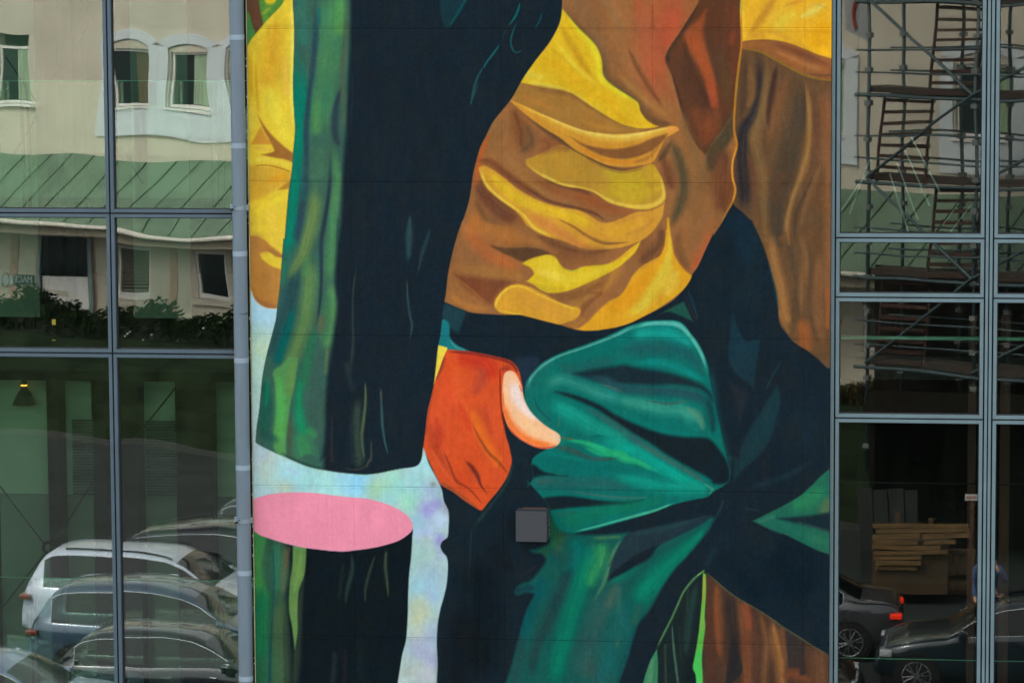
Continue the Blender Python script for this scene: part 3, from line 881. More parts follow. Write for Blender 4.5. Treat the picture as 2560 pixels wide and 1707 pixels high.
ps('F', (700, 1150, 730, 1280, 740, 1400), 34, (28, 84, 84), 0.85)
pf((27, 43, 50), 6.5, 'E', 882, 1122, 960, 1130, 1060, 1160, 1130, 1188, 1200, 1222, 'F', 100, 1270, 250, 1340, 400, 1393, 550, 1417, 700, 1424, 765, 1480, 825, 1568, 'I', 852, 200, 832, 262, 745, 266, 715, 232,
   600, 168, 450, 84, 330, 2, 'F', 200, 1385, 60, 1288, 'E', 1160, 1237, 1060, 1190, 970, 1155)
ps('F', (-120, 1210, 60, 1320, 220, 1430, 400, 1550), [8, 24, 26, 22], (66, 110, 108), 0.85)
ps('I', (200, -10, 330, 50, 470, 130, 620, 215, 710, 280), [18, 20, 18, 16, 10], (80, 112, 104), 0.9)
ps('E', (720, 1180, 760, 1250, 820, 1310, 880, 1340), 34, (40, 130, 116), 0.8)
ps('E', (740, 1150, 780, 1240, 870, 1320), 6, (20, 90, 88), 0.8)
ps('E', (830, 1180, 980, 1260, 1120, 1340, 1300, 1430, 'I', 0, -30), [36, 50, 54, 52, 50], (26, 160, 136), 0.9)
ps('I', (0, 20, 200, 40, 380, 140, 560, 240, 700, 300), [46, 44, 44, 40, 18], (10, 164, 140), 0.95)
ps('E', (920, 1440, 1060, 1450, 1200, 1500, 1350, 1560, 'I', 240, 120, 420, 210), [8, 16, 22, 24, 20, 10], (44, 180, 118), 0.95)
ps('E', (1050, 1470, 1200, 1530, 'H', 1320, 60, 'I', 200, 120), [12, 18, 16, 10], (38, 174, 112), 0.7)
ps('E', (860, 1480, 980, 1500, 1120, 1560, 'H', 1300, 100), [10, 20, 18, 10], (64, 100, 92), 0.85)
ps('H', (760, 110, 900, 130, 1080, 160, 1260, 190, 1450, 220), [26, 46, 46, 44, 36], (4, 124, 116), 0.95)
ps('H', (820, 70, 950, 90, 1100, 120), 16, (10, 140, 124), 0.8)
pf((27, 43, 50), 5, 'H', 640, 150, 740, 140, 800, 182, 880, 205, 960, 217, 850, 214, 780, 218, 720, 245, 700, 300, 640, 330)
ps('H', (720, 285, 800, 260, 1000, 270, 1200, 270, 1400, 290), [30, 40, 46, 46, 40], (44, 112, 108), 0.9)
ps('H', (780, 250, 850, 240), 20, (90, 112, 104), 0.5)
ps('H', (960, 310, 1150, 340, 1350, 360, 1500, 350), 12, (80, 126, 118), 0.8)
ps('I', (60, 210, 250, 250, 450, 290, 650, 300, 720, 310), [30, 40, 44, 40, 22], (18, 154, 132), 0.9)
ps('I', (680, 265, 735, 300, 715, 335), 14, (84, 160, 132), 0.7)
pf((28, 44, 51), 5, 'H', 560, 420, 640, 400, 780, 362, 950, 345, 1050, 357, 1200, 377, 1350, 384, 1460, 371, 1360, 400, 1200, 411, 1000, 421, 860, 436, 600, 450)
ps('H', (900, 500, 1050, 490, 1250, 440, 1450, 400, 'I', 450, 360), [40, 50, 44, 30, 20], (18, 132, 102), 0.95)
ps('H', (870, 470, 950, 460, 1050, 450), 20, (40, 120, 98), 0.7)
ps('H', (1010, 578, 1150, 545, 'I', 100, 510, 250, 470, 360, 440, 480, 392), [4, 9, 9, 12, 12, 8], (76, 176, 140), 0.9)

# lower leg
LEG = fill(pt('H', 845, 430, 900, 560, 1000, 591, 1100, 600, 1240, 595, 1370, 583, 1325, 640, 1285, 720, 1250, 810, 1228, 900, 1300, 868, 1400, 812, 1500, 752, 'I', 400, 652, 560, 565,
              660, 490, 745, 488, 715, 560, 650, 640, 560, 745, 480, 830, 400, 950, 330, 1080, 250, 1180, 212, 1280, 172, 1420, 122, 1568, 80, 1800, 'H', 480, 1800, 560, 1568, 600, 1450, 640, 1300, 665, 1200, 700, 1090, 742, 1010, 752, 978,
              690, 974, 640, 992, 618, 970, 650, 925, 720, 900, 775, 840, 822, 770, 800, 722, 740, 717, 720, 700, 850, 650), (24, 92, 84), 6, keep=True)


def gs(s, pts, w, c, op=0.85, hard=0.0):
    stroke(pt(s, *pts), w, c, op, hard, clip=LEG)


gs('H', (860, 480, 880, 600, 870, 700), 40, (40, 104, 70), 0.9)
gs('H', (820, 700, 780, 760), 30, (46, 92, 62), 0.8)
gs('H', (930, 600, 900, 720), 26, (66, 96, 66), 0.7)
gs('H', (1000, 620, 1040, 720, 980, 860), [40, 50, 40], (4, 112, 102), 0.9)
gs('H', (830, 860, 760, 1000, 700, 1160, 660, 1280), [30, 46, 40, 24], (12, 88, 90), 0.9)
gs('H', (640, 960, 720, 950), 26, (26, 66, 72), 0.9)
gs('H', (1000, 780, 920, 960, 840, 1150, 760, 1350, 720, 1568), [34, 44, 44, 46, 46], (33, 72, 72), 0.95)
gs('H', (900, 740, 960, 760), 30, (30, 84, 80), 0.7)
gs('H', (660, 1300, 620, 1568), 34, (36, 76, 76), 0.8)
gs('H', (1110, 640, 1080, 800, 1030, 980, 980, 1130, 940, 1290, 900, 1430, 870, 1620), [26, 44, 50, 52, 50, 46, 44], (0, 124, 98), 0.95, 0.1)
gs('H', (850, 1230, 800, 1400, 750, 1568), 24, (22, 96, 86), 0.8)
gs('H', (1180, 640, 1180, 740, 1130, 860, 1090, 950), [40, 52, 46, 24], (48, 146, 92), 0.95)
gs('H', (1150, 620, 1300, 612), 14, (70, 120, 82), 0.8)
gs('H', (1320, 620, 1260, 720, 1220, 850, 1190, 930, 1130, 1040), [10, 16, 20, 16, 10], (84, 136, 98), 0.9)
gs('H', (1200, 700, 1180, 800), 12, (84, 148, 90), 0.6)
gs('I', (700, 540, 620, 640, 520, 740, 400, 850, 300, 960, 220, 1070), [14, 34, 52, 64, 64, 50], (0, 130, 102), 0.95)
gs('I', (300, 720, 180, 820, 60, 920), 46, (18, 122, 100), 0.85)
gs('I', (420, 660, 300, 730, 200, 780), 12, (40, 90, 80), 0.6)
gs('H', (1260, 930, 1200, 1060, 1140, 1200, 1080, 1400, 1050, 1568), [40, 60, 70, 70, 60], (52, 94, 88), 0.9)
gs('H', (1280, 950, 1240, 1050), 30, (74, 102, 90), 0.7)
gs('H', (1300, 960, 1300, 1100), 20, (60, 110, 100), 0.7)
gs('H', (1160, 1480, 1200, 1600), 60, (66, 80, 76), 0.7)
gs('I', (180, 1050, 100, 1250, 40, 1450, 0, 1620), [50, 70, 70, 60], (30, 100, 96), 0.85)
gs('I', (250, 1170, 200, 1300, 150, 1450, 110, 1600), 26, (24, 82, 84), 0.8)
gs('I', (260, 1060, 220, 1170), 20, (50, 96, 76), 0.7)
gs('I', (120, 1290, 110, 1330), 12, (70, 110, 92), 0.6)
# dark gap between the folds
fill(pt('H', 1380, 583, 'I', 330, 555, 480, 530, 660, 480, 745, 475, 660, 530, 560, 583, 400, 657, 250, 722, 100, 830, 48, 885, 'H', 1228, 890, 1245, 815, 1290, 700, 1330, 625), (36, 54, 62), 4)
stroke(pt('I', 200, 600, 400, 560, 620, 500), 22, (38, 66, 70), 0.8)
stroke(pt('H', 1330, 640, 'I', 60, 800), 10, (40, 62, 66), 0.5)

# small green leaf at the right edge
RL = fill(pt('I', 995, 509, 1080, 468, 1200, 408, 1300, 350, 1380, 280, 1440, 218, 1500, 168, 1560, 120, 1560, 755, 1495, 727, 1400, 690, 1300, 642, 1200, 592, 1130, 568), (34, 100, 80), 2.6, keep=True)
for pts, w, c, op in [((1480, 300, 1350, 370, 1250, 430), 60, (42, 122, 84), 0.85), ((1490, 400, 1470, 440), 40, (92, 110, 76), 0.8),
                      ((1130, 490, 1250, 560, 1400, 630), 26, (34, 104, 84), 0.8), ((1380, 620, 1500, 660), 34, (44, 110, 82), 0.7),
                      ((1040, 510, 1130, 480), 16, (60, 120, 100), 0.6), ((1420, 700, 1500, 715), 10, (60, 100, 70), 0.6)]:
    stroke(pt('I', *pts), w, c, op, clip=RL)
fill(pt('I', 1160, 492, 1300, 480, 1400, 470, 1560, 440, 1560, 590, 1480, 572, 1380, 545, 1250, 515), (26, 44, 50), 6, clip=RL)
stroke(pt('I', 1300, 520, 1500, 580), 14, (50, 76, 70), 0.5, clip=RL)
stroke(pt('I', 1040, 530, 1150, 580, 1250, 600), 6, (60, 100, 90), 0.5)

# V at the bottom right
VG = fill(pt('I', 680, 832, 620, 872, 560, 950, 520, 1020, 480, 1130, 430, 1230, 375, 1330, 330, 1420, 300, 1500, 280, 1568, 240, 1750, 690, 1750, 680, 1568, 668, 1400, 688, 1200, 692, 1000, 692, 880),
          (28, 41, 42), 1.8, keep=True)
for pts, w, c, op in [((640, 900, 600, 1050, 570, 1250, 560, 1400), 24, (40, 64, 58), 0.8), ((470, 1180, 480, 1320, 495, 1450, 515, 1600), [4, 9, 10, 8], (72, 104, 84), 0.9),
                      ((425, 1320, 430, 1600), 10, (58, 76, 60), 0.8), ((575, 960, 570, 1100), 10, (44, 66, 60), 0.6), ((620, 1450, 590, 1600), 60, (20, 32, 36), 0.8),
                      ((520, 1200, 525, 1400), 8, (46, 58, 50), 0.6)]:
    stroke(pt('I', *pts), w, c, op, clip=VG)
fill(pt('I', 372, 1345, 378, 1440, 376, 1568, 372, 1750, 240, 1750, 282, 1568, 310, 1450), (60, 130, 90), 2, clip=VG)
stroke(pt('I', 340, 1420, 320, 1600), 18, (94, 140, 104), 0.8, clip=VG)
stroke(pt('I', 365, 1420, 350, 1600), 12, (50, 110, 80), 0.6, clip=VG)
stroke(pt('I', 678, 834, 612, 888, 547, 970, 510, 1050, 470, 1140, 420, 1238, 372, 1335), [5, 9, 8, 8, 8, 8, 7], (76, 118, 76), 0.95, 0.3)
stroke(pt('I', 678, 834, 640, 862), 6, (120, 168, 84), 0.9)
VB = fill(pt('I', 690, 842, 740, 884, 800, 934, 880, 1000, 960, 1048, 1050, 1100, 1150, 1160, 1200, 1205, 1300, 1265, 1400, 1328, 1495, 1383, 1560, 1420, 1560, 1750, 672, 1750, 668, 1400, 686, 1200, 690, 1000),
          (78, 56, 44), 1.8, keep=True)
for pts, w, c, op in [((765, 900, 768, 1050, 775, 1250, 790, 1420), [18, 28, 28, 16], (122, 74, 46), 0.95), ((905, 1000, 935, 1150, 950, 1300, 960, 1500, 965, 1700), [20, 44, 40, 36, 30], (120, 74, 48), 0.95),
                      ((960, 1040, 975, 1200), 20, (146, 76, 50), 0.7), ((840, 960, 860, 1150, 875, 1350, 880, 1600), [30, 40, 40, 40], (52, 44, 40), 0.95),
                      ((1040, 1090, 1090, 1300, 1075, 1500, 1070, 1700), 26, (116, 78, 50), 0.9), ((1000, 1100, 1020, 1350, 1020, 1600), 18, (92, 60, 44), 0.8),
                      ((1120, 1150, 1150, 1300, 1180, 1450, 1190, 1700), [14, 36, 34, 26], (148, 100, 56), 0.95), ((1190, 1220, 1210, 1400), 18, (116, 76, 48), 0.8),
                      ((720, 1000, 720, 1300, 740, 1600), 30, (84, 52, 40), 0.8), ((1430, 1400, 1440, 1600), 60, (108, 74, 50), 0.85),
                      ((1180, 1520, 1270, 1510, 1400, 1568), 34, (120, 70, 46), 0.8)]:
    stroke(pt('I', *pts), w, c, op, clip=VB)
fill(pt('I', 1213, 1215, 1280, 1245, 1338, 1288, 1333, 1400, 1352, 1500, 1305, 1520, 1302, 1465, 1235, 1462, 1222, 1350), (58, 50, 46), 2.5, clip=VB)
fill(pt('I', 870, 1250, 905, 1350, 930, 1480, 900, 1530, 820, 1600, 830, 1480, 850, 1350), (44, 42, 42), 3, op=0.9, clip=VB)
stroke(pt('I', 690, 840, 790, 930, 880, 1000, 1050, 1100, 1200, 1204, 1300, 1266, 1400, 1330, 1500, 1388), [4, 6, 5, 5, 6, 6, 5, 5], (88, 88, 62), 0.8, 0.2)
LM = fill(pt('I', 673, 848, 690, 860, 692, 980, 683, 1130, 687, 1200, 672, 1330, 665, 1410, 672, 1568, 674, 1750, 632, 1750, 630, 1568, 625, 1510, 607, 1465, 622, 1380, 640, 1270, 655, 1150, 668, 1000), (94, 176, 74), 1.6, keep=True)
stroke(pt('I', 682, 850, 680, 950, 675, 1050), 18, (160, 158, 66), 0.9, clip=LM)
stroke(pt('I', 672, 1050, 668, 1200), 24, (120, 172, 70), 0.8, clip=LM)
stroke(pt('I', 650, 1330, 635, 1470, 650, 1700), 30, (72, 196, 92), 0.9, clip=LM)

# stump below the pink disc
STM = fill(pt('G', 60, 540, 600, 500, 1127, 560, 1125, 620, 1118, 740, 1105, 860, 1098, 1000, 1096, 1120, 1085, 1280, 1060, 1380, 1040, 1500, 1030, 1568, 1010, 1750, 60, 1750), (16, 28, 33), 1.8, keep=True)
for pts, w, c, op in [((120, 400, 130, 800, 135, 1200, 140, 1800), [80, 80, 80, 80], (46, 112, 74), 0.95), ((260, 400, 260, 900, 250, 1300, 250, 1800), [50, 50, 50, 50], (62, 94, 70), 0.9), ((100, 480, 130, 800, 140, 1080), [60, 60, 50], (66, 134, 72), 0.95), ((100, 900, 130, 1000), 40, (82, 156, 70), 0.6),
                      ((140, 900, 130, 1250, 150, 1600), [60, 76, 60], (30, 112, 74), 0.95), ((150, 1450, 150, 1700), 70, (48, 100, 72), 0.9),
                      ((170, 640, 175, 800, 190, 1000), 26, (54, 88, 76), 0.9), ((240, 640, 240, 800, 240, 1000), [24, 34, 30], (52, 112, 84), 0.95),
                      ((300, 660, 290, 850, 280, 1000), 30, (84, 104, 74), 0.9), ((320, 690, 300, 800), 14, (104, 80, 66), 0.7),
                      ((270, 1000, 250, 1200, 260, 1400, 250, 1700), [34, 44, 44, 40], (70, 98, 68), 0.95), ((300, 1100, 310, 1400, 320, 1700), 24, (54, 74, 58), 0.9),
                      ((212, 660, 222, 880, 210, 1150, 196, 1400, 190, 1700), [6, 9, 10, 12, 12], (34, 76, 78), 0.95),
                      ((430, 720, 410, 900, 390, 1100, 370, 1400, 350, 1700), [8, 14, 20, 26, 20], (48, 60, 50), 0.9)]:
    stroke(pt('G', *pts), w, c, op, clip=STM)
LF = fill(pt('G', 345, 670, 432, 680, 422, 850, 386, 960, 376, 1100, 376, 1230, 358, 1348, 340, 1200, 320, 1080, 325, 920, 342, 800), (100, 138, 76), 2.6, keep=True, clip=STM)
stroke(pt('G', 400, 700, 380, 850, 350, 1000), 22, (116, 152, 80), 0.8, clip=LF)
for pts, w, c, op in [((725, 710, 735, 820, 700, 960, 690, 1060), 16, (36, 58, 54), 0.85), ((670, 800, 650, 1000), 14, (30, 48, 48), 0.6), ((885, 730, 850, 830, 820, 950, 818, 1040), 12, (54, 64, 54), 0.8),
                      ((955, 700, 950, 800, 960, 900, 970, 1005), [12, 14, 12, 5], (62, 74, 56), 0.9), ((620, 1380, 600, 1600), 18, (48, 52, 52), 0.7),
                      ((690, 1360, 680, 1600), 14, (44, 38, 38), 0.6), ((800, 1300, 780, 1600), 40, (22, 38, 40), 0.5)]:
    stroke(pt('G', *pts), w, c, op, clip=STM)
PINK = fill(pt('G', 40, 392, 90, 366, 140, 348, 220, 331, 340, 322, 480, 325, 600, 341, 720, 354, 820, 362, 930, 388, 1030, 430, 1095, 475, 1127, 528, 1125, 568, 1100, 596, 1040, 636, 950, 666,
               860, 686, 760, 699, 680, 708, 600, 704, 500, 693, 400, 680, 300, 656, 200, 626, 130, 600, 90, 572, 40, 545), (238, 146, 168), 1.3, keep=True)
stroke(pt('G', 150, 606, 300, 652, 480, 690, 680, 705, 860, 683), 8, (222, 152, 176), 0.8, clip=PINK)

# trouser shadow around the hand
stroke(pt('H', 625, 20, 600, 160, 560, 270, 490, 370, 410, 470, 345, 560), [12, 14, 14, 14, 16, 12], (34, 60, 58), 0.75)
stroke(pt('H', 345, 560, 330, 640, 325, 900, 322, 1150), 7, (38, 58, 58), 0.8)
stroke(pt('H', 400, 900, 380, 1400), 140, (14, 24, 29), 0.8)
stroke(pt('H', 250, 1200, 220, 1600), 90, (20, 26, 30), 0.7)
stroke(pt('H', 500, 700, 560, 800), 60, (20, 28, 33), 0.6)
stroke(pt('H', 640, 880, 720, 830, 780, 790), 8, (52, 44, 46), 0.7)
fill(pt('E', 600, 910, 760, 895, 780, 940, 700, 1040, 680, 1100, 650, 1000), (36, 52, 66), 7, op=0.85)
# cuff, sliver, hand
fill(pt('E', 140, 535, 240, 572, 300, 598, 280, 660, 250, 740, 190, 700, 140, 650), (32, 62, 70), 6)
fill(pt('E', 148, 650, 190, 680, 196, 765, 240, 815, 330, 860, 180, 850, 100, 830, 60, 700), (28, 118, 120), 3)
stroke(pt('E', 195, 780, 230, 825, 300, 850), 8, (74, 156, 150), 0.8)
fill(pt('E', 90, 810, 176, 833, 176, 853, 150, 910, 130, 970, 95, 1070, 60, 1080), (238, 214, 76), 1.4)
HM = fill(pt('E', 176, 852, 250, 852, 320, 858, 450, 882, 580, 913, 622, 945, 648, 990, 664, 1060, 670, 1105, 640, 1150, 560, 1200, 540, 1260, 545, 1330, 562, 1400, 580, 1460, 598, 1540,
             'H', 600, 60, 600, 120, 580, 195, 556, 245, 510, 312, 450, 382, 400, 441, 300, 382, 220, 322, 135, 272, 118, 240, 60, 122, 22, 30, 'E', 22, 1480, 35, 1380, 50, 1250, 75, 1150, 95, 1060, 130, 965), (214, 84, 42), 1.8, keep=True)
for s, pts, w, c, op in [
    ('E', (230, 880, 340, 900, 440, 940, 480, 1060), [40, 60, 60, 40], (196, 54, 36), 0.85), ('E', (400, 940, 400, 1060, 330, 1150), 40, (172, 70, 52), 0.6),
    ('E', (160, 1000, 200, 1150, 180, 1300), 50, (216, 82, 44), 0.8), ('E', (440, 1100, 470, 1250, 500, 1400, 540, 1540), [40, 46, 40, 30], (216, 88, 46), 0.8),
    ('E', (320, 1220, 370, 1330, 420, 1440, 500, 1568, 'H', 530, 140), [20, 36, 34, 34, 26], (232, 112, 38), 0.9),
    ('E', (180, 860, 320, 868, 450, 892, 560, 918, 610, 950, 640, 1000), [9, 12, 12, 14, 14, 10], (128, 46, 38), 0.85),
    ('E', (168, 880, 135, 970, 100, 1050), 16, (140, 60, 48), 0.85), ('E', (90, 1080, 60, 1230, 40, 1400), 12, (170, 70, 44), 0.7),
    ('E', (100, 1280, 130, 1400, 110, 1500), 30, (186, 60, 42), 0.7), ('E', (250, 1180, 300, 1300, 350, 1400), 26, (206, 66, 38), 0.6),
    ('E', (230, 1080, 290, 1200, 330, 1300), 16, (226, 96, 40), 0.6), ('E', (60, 1300, 90, 1450, 'H', 110, 60, 200, 230), 30, (180, 66, 40), 0.6),
    ('E', (420, 1180, 440, 1300, 470, 1420), 22, (198, 74, 46), 0.7), ('E', (250, 930, 260, 1080, 240, 1220), 36, (224, 96, 48), 0.6), ('H', (60, 20, 130, 140, 220, 260), 16, (226, 98, 46), 0.7),
    ('E', (345, 1340, 390, 1430, 450, 1520, 'H', 510, 120, 575, 200), [5, 9, 12, 12, 6], (124, 60, 34), 0.9),
    ('H', (290, 110, 340, 160, 375, 215, 400, 280, 450, 345), [5, 16, 16, 9, 3], (108, 44, 36), 0.95),
    ('H', (150, 40, 200, 160, 240, 250, 310, 290, 360, 340, 410, 400), [4, 10, 12, 10, 8, 4], (138, 56, 34), 0.85),
    ('H', (130, 255, 200, 295, 300, 365, 385, 430), [8, 12, 12, 6], (146, 80, 44), 0.8),
    ('H', (60, 60, 110, 200), 20, (214, 84, 40), 0.7), ('H', (380, 120, 470, 260), 26, (222, 86, 40), 0.7), ('H', (250, 200, 330, 280), 20, (216, 76, 38), 0.6)]:
    stroke(pt(s, *pts), w, c, op, clip=HM)
fill(pt('E', 590, 1400, 640, 1420, 720, 1480, 700, 1568, 640, 1590, 606, 1590, 585, 1480, 560, 1400, 545, 1300), (27, 40, 47), 2.5)
stroke(pt('E', 522, 960, 524, 1080, 530, 1200, 540, 1290, 558, 1370), [4, 7, 8, 8, 6], (116, 38, 30), 0.9)
stroke(pt('E', 525, 985, 560, 968, 600, 970), 20, (150, 56, 42), 0.7, clip=HM)
TH = fill(pt('E', 543, 1035, 556, 998, 590, 984, 625, 1002, 652, 1055, 668, 1105, 685, 1180, 722, 1250, 780, 1310, 840, 1355, 895, 1388, 916, 1412, 914, 1450, 885, 1478, 830, 1492, 760, 1484,
             690, 1452, 630, 1412, 588, 1370, 560, 1310, 542, 1240, 537, 1150), (244, 188, 142), 1.8, keep=True)
for pts, w, c, op in [((600, 1040, 625, 1130, 650, 1190, 700, 1250, 780, 1320), [20, 38, 34, 24, 12], (236, 216, 208), 0.95), ((570, 1000, 570, 1100), 20, (240, 196, 160), 0.7),
                      ((548, 1180, 570, 1290, 620, 1370, 700, 1430, 800, 1465, 890, 1465), [16, 24, 30, 28, 24, 14], (238, 124, 60), 0.95),
                      ((542, 1120, 548, 1240, 570, 1310), 12, (232, 110, 50), 0.85), ((570, 1345, 640, 1420, 740, 1478, 830, 1488, 895, 1470), [4, 8, 9, 8, 5], (204, 56, 44), 0.9),
                      ((660, 1300, 760, 1390), 26, (248, 196, 142), 0.7), ((880, 1410, 905, 1430), 14, (220, 200, 170), 0.9), ((650, 1080, 665, 1120), 5, (190, 60, 40), 0.7)]:
    stroke(pt('E', *pts), w, c, op, clip=TH)
stroke(pt('E', 910, 1420, 1000, 1430), 5, (190, 120, 60), 0.6)
stroke(pt('E', 915, 1290, 900, 1350), 6, (120, 130, 90), 0.5)

# foliage and yellow sleeve at the left edge
fill(pt('A', -20, -150, 300, -150, 290, 0, 180, 130, 80, 250, 45, 315, -20, 315), (84, 142, 62), 2)
stroke(pt('A', 80, 120, 60, 200, 70, 260), 40, (72, 138, 74), 0.9)
stroke(pt('A', 170, 30, 160, 120, 170, 150), 26, (100, 150, 62), 0.8)
fill(pt('A', 20, -150, 130, -150, 125, 0, 136, 90, 148, 160, 100, 222, 75, 150, 58, 90, 33, 60, 20, 0), (100, 72, 54), 3)
stroke(pt('A', 100, 60, 110, 160), 18, (112, 74, 52), 0.8)
stroke(pt('A', 160, 0, 200, 15, 240, -10), 22, (222, 190, 40), 0.9)
stroke(pt('A', 155, 90, 190, 60), 14, (170, 180, 60), 0.7)
YS = fill(pt('A', 290, -150, 380, -150, 370, 0, 375, 600, 380, 1000, 370, 1300, 'D', 330, 0, 300, 300, 250, 571, 200, 577, 150, 562, 110, 532, 85, 492, 70, 460, 20, 450, 'A', -30, 1500, -30, 400, 42, 312,
             80, 250, 180, 130, 290, 0), (228, 196, 58), 1.8, keep=True)


def ys(s, pts, w, c, op=0.85, hard=0.0):
    stroke(pt(s, *pts), w, c, op, hard, clip=YS)


ys('A', (240, 120, 215, 300, 200, 450, 160, 600), [40, 66, 70, 40], (218, 168, 46), 0.9)
ys('A', (60, 340, 60, 500, 80, 650), 30, (218, 178, 44), 0.85)
ys('A', (100, 400, 110, 600, 120, 740), 14, (206, 158, 44), 0.7)
ys('A', (90, 270, 200, 140, 300, 20), 14, (228, 206, 66), 0.8)
ys('A', (180, 560, 230, 720, 290, 860, 330, 960), [30, 56, 50, 26], (232, 210, 66), 0.95)
ys('A', (70, 680, 70, 800, 90, 860), 28, (230, 204, 72), 0.8)
ys('A', (338, -60, 345, 300, 340, 600, 350, 850), [14, 18, 18, 14], (238, 220, 92), 0.9)
ys('A', (290, 400, 300, 600), 26, (230, 184, 70), 0.7)
fill(pt('A', 135, 830, 165, 880, 210, 945, 75, 945, 100, 890), (208, 146, 52), 4, clip=YS)
fill(pt('A', 116, 752, 135, 785, 175, 845, 225, 900, 290, 960, 350, 1008, 350, 1065, 290, 1042, 230, 1032, 135, 1012, 205, 998, 225, 985, 195, 920, 155, 850), (160, 108, 50), 3, clip=YS)
ys('A', (70, 965, 150, 970, 215, 985), 16, (222, 176, 70), 0.8)
ys('A', (65, 1060, 150, 1040, 250, 1058, 345, 1090), [16, 16, 18, 16], (232, 206, 74), 0.9)
fill(pt('A', 20, 1095, 110, 1085, 200, 1090, 345, 1130, 325, 1215, 240, 1240, 150, 1290, 20, 1330), (214, 168, 56), 7, clip=YS)
ys('A', (90, 1085, 170, 1079, 260, 1098, 340, 1128), [3, 6, 8, 7], (174, 120, 48), 0.9)
ys('A', (160, 1200, 260, 1160, 320, 1150), 26, (220, 158, 42), 0.8)
fill(pt('A', 335, 1180, 290, 1208, 245, 1243, 325, 1232), (180, 130, 46), 3.5, clip=YS)
ys('A', (90, 1390, 180, 1345, 310, 1270), [10, 24, 14], (232, 206, 56), 0.9)
ys('A', (220, 1400, 240, 1568), 60, (228, 194, 70), 0.8)
ys('A', (70, 1380, 70, 1568, 'D', 70, 60), 20, (228, 184, 60), 0.8)
fill(pt('D', 20, 110, 70, 104, 110, 106, 160, 131, 210, 174, 262, 214, 300, 245, 250, 243, 200, 214, 150, 209, 130, 222, 148, 258, 200, 298, 290, 350, 290, 600, 150, 600, 20, 520), (186, 130, 62), 3, clip=YS)
ys('D', (110, 130, 130, 190), 40, (172, 118, 60), 0.6)
ys('D', (170, 180, 230, 220, 280, 245), 16, (160, 108, 52), 0.8)
ys('D', (85, 485, 130, 540, 190, 562, 250, 562), 22, (146, 98, 62), 0.85)
stroke(pt('D', 72, 470, 110, 540, 160, 574, 240, 578), 3.5, (206, 190, 170), 0.8)

# the big dark sleeve over everything
ARM = fill(pt('A', 345, -200, 345, 0, 355, 200, 351, 400, 346, 560, 352, 700, 360, 850, 350, 970, 345, 1050, 335, 1150, 320, 1240, 314, 1300, 302, 1440, 292, 1568, 'D', 285, 120, 275, 240, 268, 350, 256, 480,
              245, 560, 235, 650, 210, 750, 180, 860, 160, 950, 145, 1040, 135, 1150, 125, 1250, 110, 1350, 103, 1445, 'G', 110, 2, 180, 40, 260, 75, 350, 115, 450, 155, 560, 178, 650, 192, 740, 201, 820, 205,
              900, 198, 980, 181, 1060, 166, 1130, 157, 1165, 141, 1185, 106, 1195, 40, 'D', 1200, 1400, 1215, 1300, 1230, 1200, 1250, 1130, 1268, 1060, 1280, 960, 1295, 820, 1310, 750, 1325, 600, 1345, 480,
              1360, 350, 1385, 230, 1420, 100, 1455, 0, 'B', 150, 1440, 180, 1350, 200, 1260, 215, 1150, 235, 1060, 265, 960, 300, 890, 345, 800, 400, 730, 465, 650, 500, 590, 545, 510, 600, 430, 660, 350,
              720, 270, 765, 190, 790, 120, 797, 40, 797, -200), (26, 38, 46), 1.7, keep=True)


def as_(s, pts, w, c, op=0.85, hard=0.0):
    stroke(pt(s, *pts), w, c, op, hard, clip=ARM)


GREEN = fill_mask(pt('A', 300, -200, 722, -200, 720, 0, 716, 300, 702, 600, 690, 850, 672, 1100, 660, 1400, 640, 1568, 'D', 640, 0, 630, 200, 618, 400, 632, 560, 620, 680, 600, 820, 572, 1000, 557, 1200, 552, 1400,
                     530, 1568, 'G', 545, 100, 540, 230, 60, 230, 'A', 200, 1500), 9)
put(GREEN[0], GREEN[1], (60, 98, 84), ARM)
gfull = np.zeros(PX.shape, np.float32)
gfull[GREEN[0][0]:GREEN[0][1], GREEN[0][2]:GREEN[0][3]] = GREEN[1]
gfull *= ARM
GFULL = gfull


def gg(s, pts, w, c, op=0.88, hard=0.0):
    stroke(pt(s, *pts), w, c, op, hard, clip=GFULL)


gg('A', (400, -60, 405, 150, 420, 320), 60, (56, 112, 96), 0.95)
gg('A', (600, -60, 600, 150, 570, 400, 530, 650, 500, 900), [70, 84, 84, 76, 60], (74, 132, 86), 0.95)
gg('A', (650, -60, 650, 100, 640, 250), 50, (86, 150, 82), 0.85)
gg('A', (570, 400, 560, 600, 530, 800), 40, (62, 120, 86), 0.6)
gg('A', (500, 700, 495, 850), 30, (84, 142, 84), 0.8)
gg('A', (700, -60, 690, 300, 672, 500, 680, 700, 685, 900), 22, (78, 96, 74), 0.9)
gg('A', (660, 560, 625, 720, 620, 850, 650, 980), [10, 22, 24, 18], (48, 66, 72), 0.95)
gg('A', (380, 320, 385, 600, 395, 850, 378, 1000, 365, 1200, 350, 1400, 335, 1568, 'D', 320, 150, 300, 300), [22, 48, 44, 34, 32, 36, 36, 30, 20], (2, 124, 100), 0.97, 0.15)
gg('D', (300, 300, 282, 400), 24, (42, 116, 92), 0.8)
gg('A', (488, -60, 495, 200, 475, 450, 450, 650, 432, 850, 436, 1050, 425, 1200, 400, 1400, 375, 1568, 'D', 350, 150), [18, 22, 22, 18, 20, 20, 24, 28, 30, 30], (46, 72, 82), 0.95)
gg('A', (520, 60, 520, 160), 10, (10, 104, 100), 0.8)
gg('A', (510, 930, 515, 1100, 510, 1180), [50, 60, 40], (70, 112, 86), 0.9)
gg('A', (400, 1100, 420, 1300), 20, (40, 100, 92), 0.5)
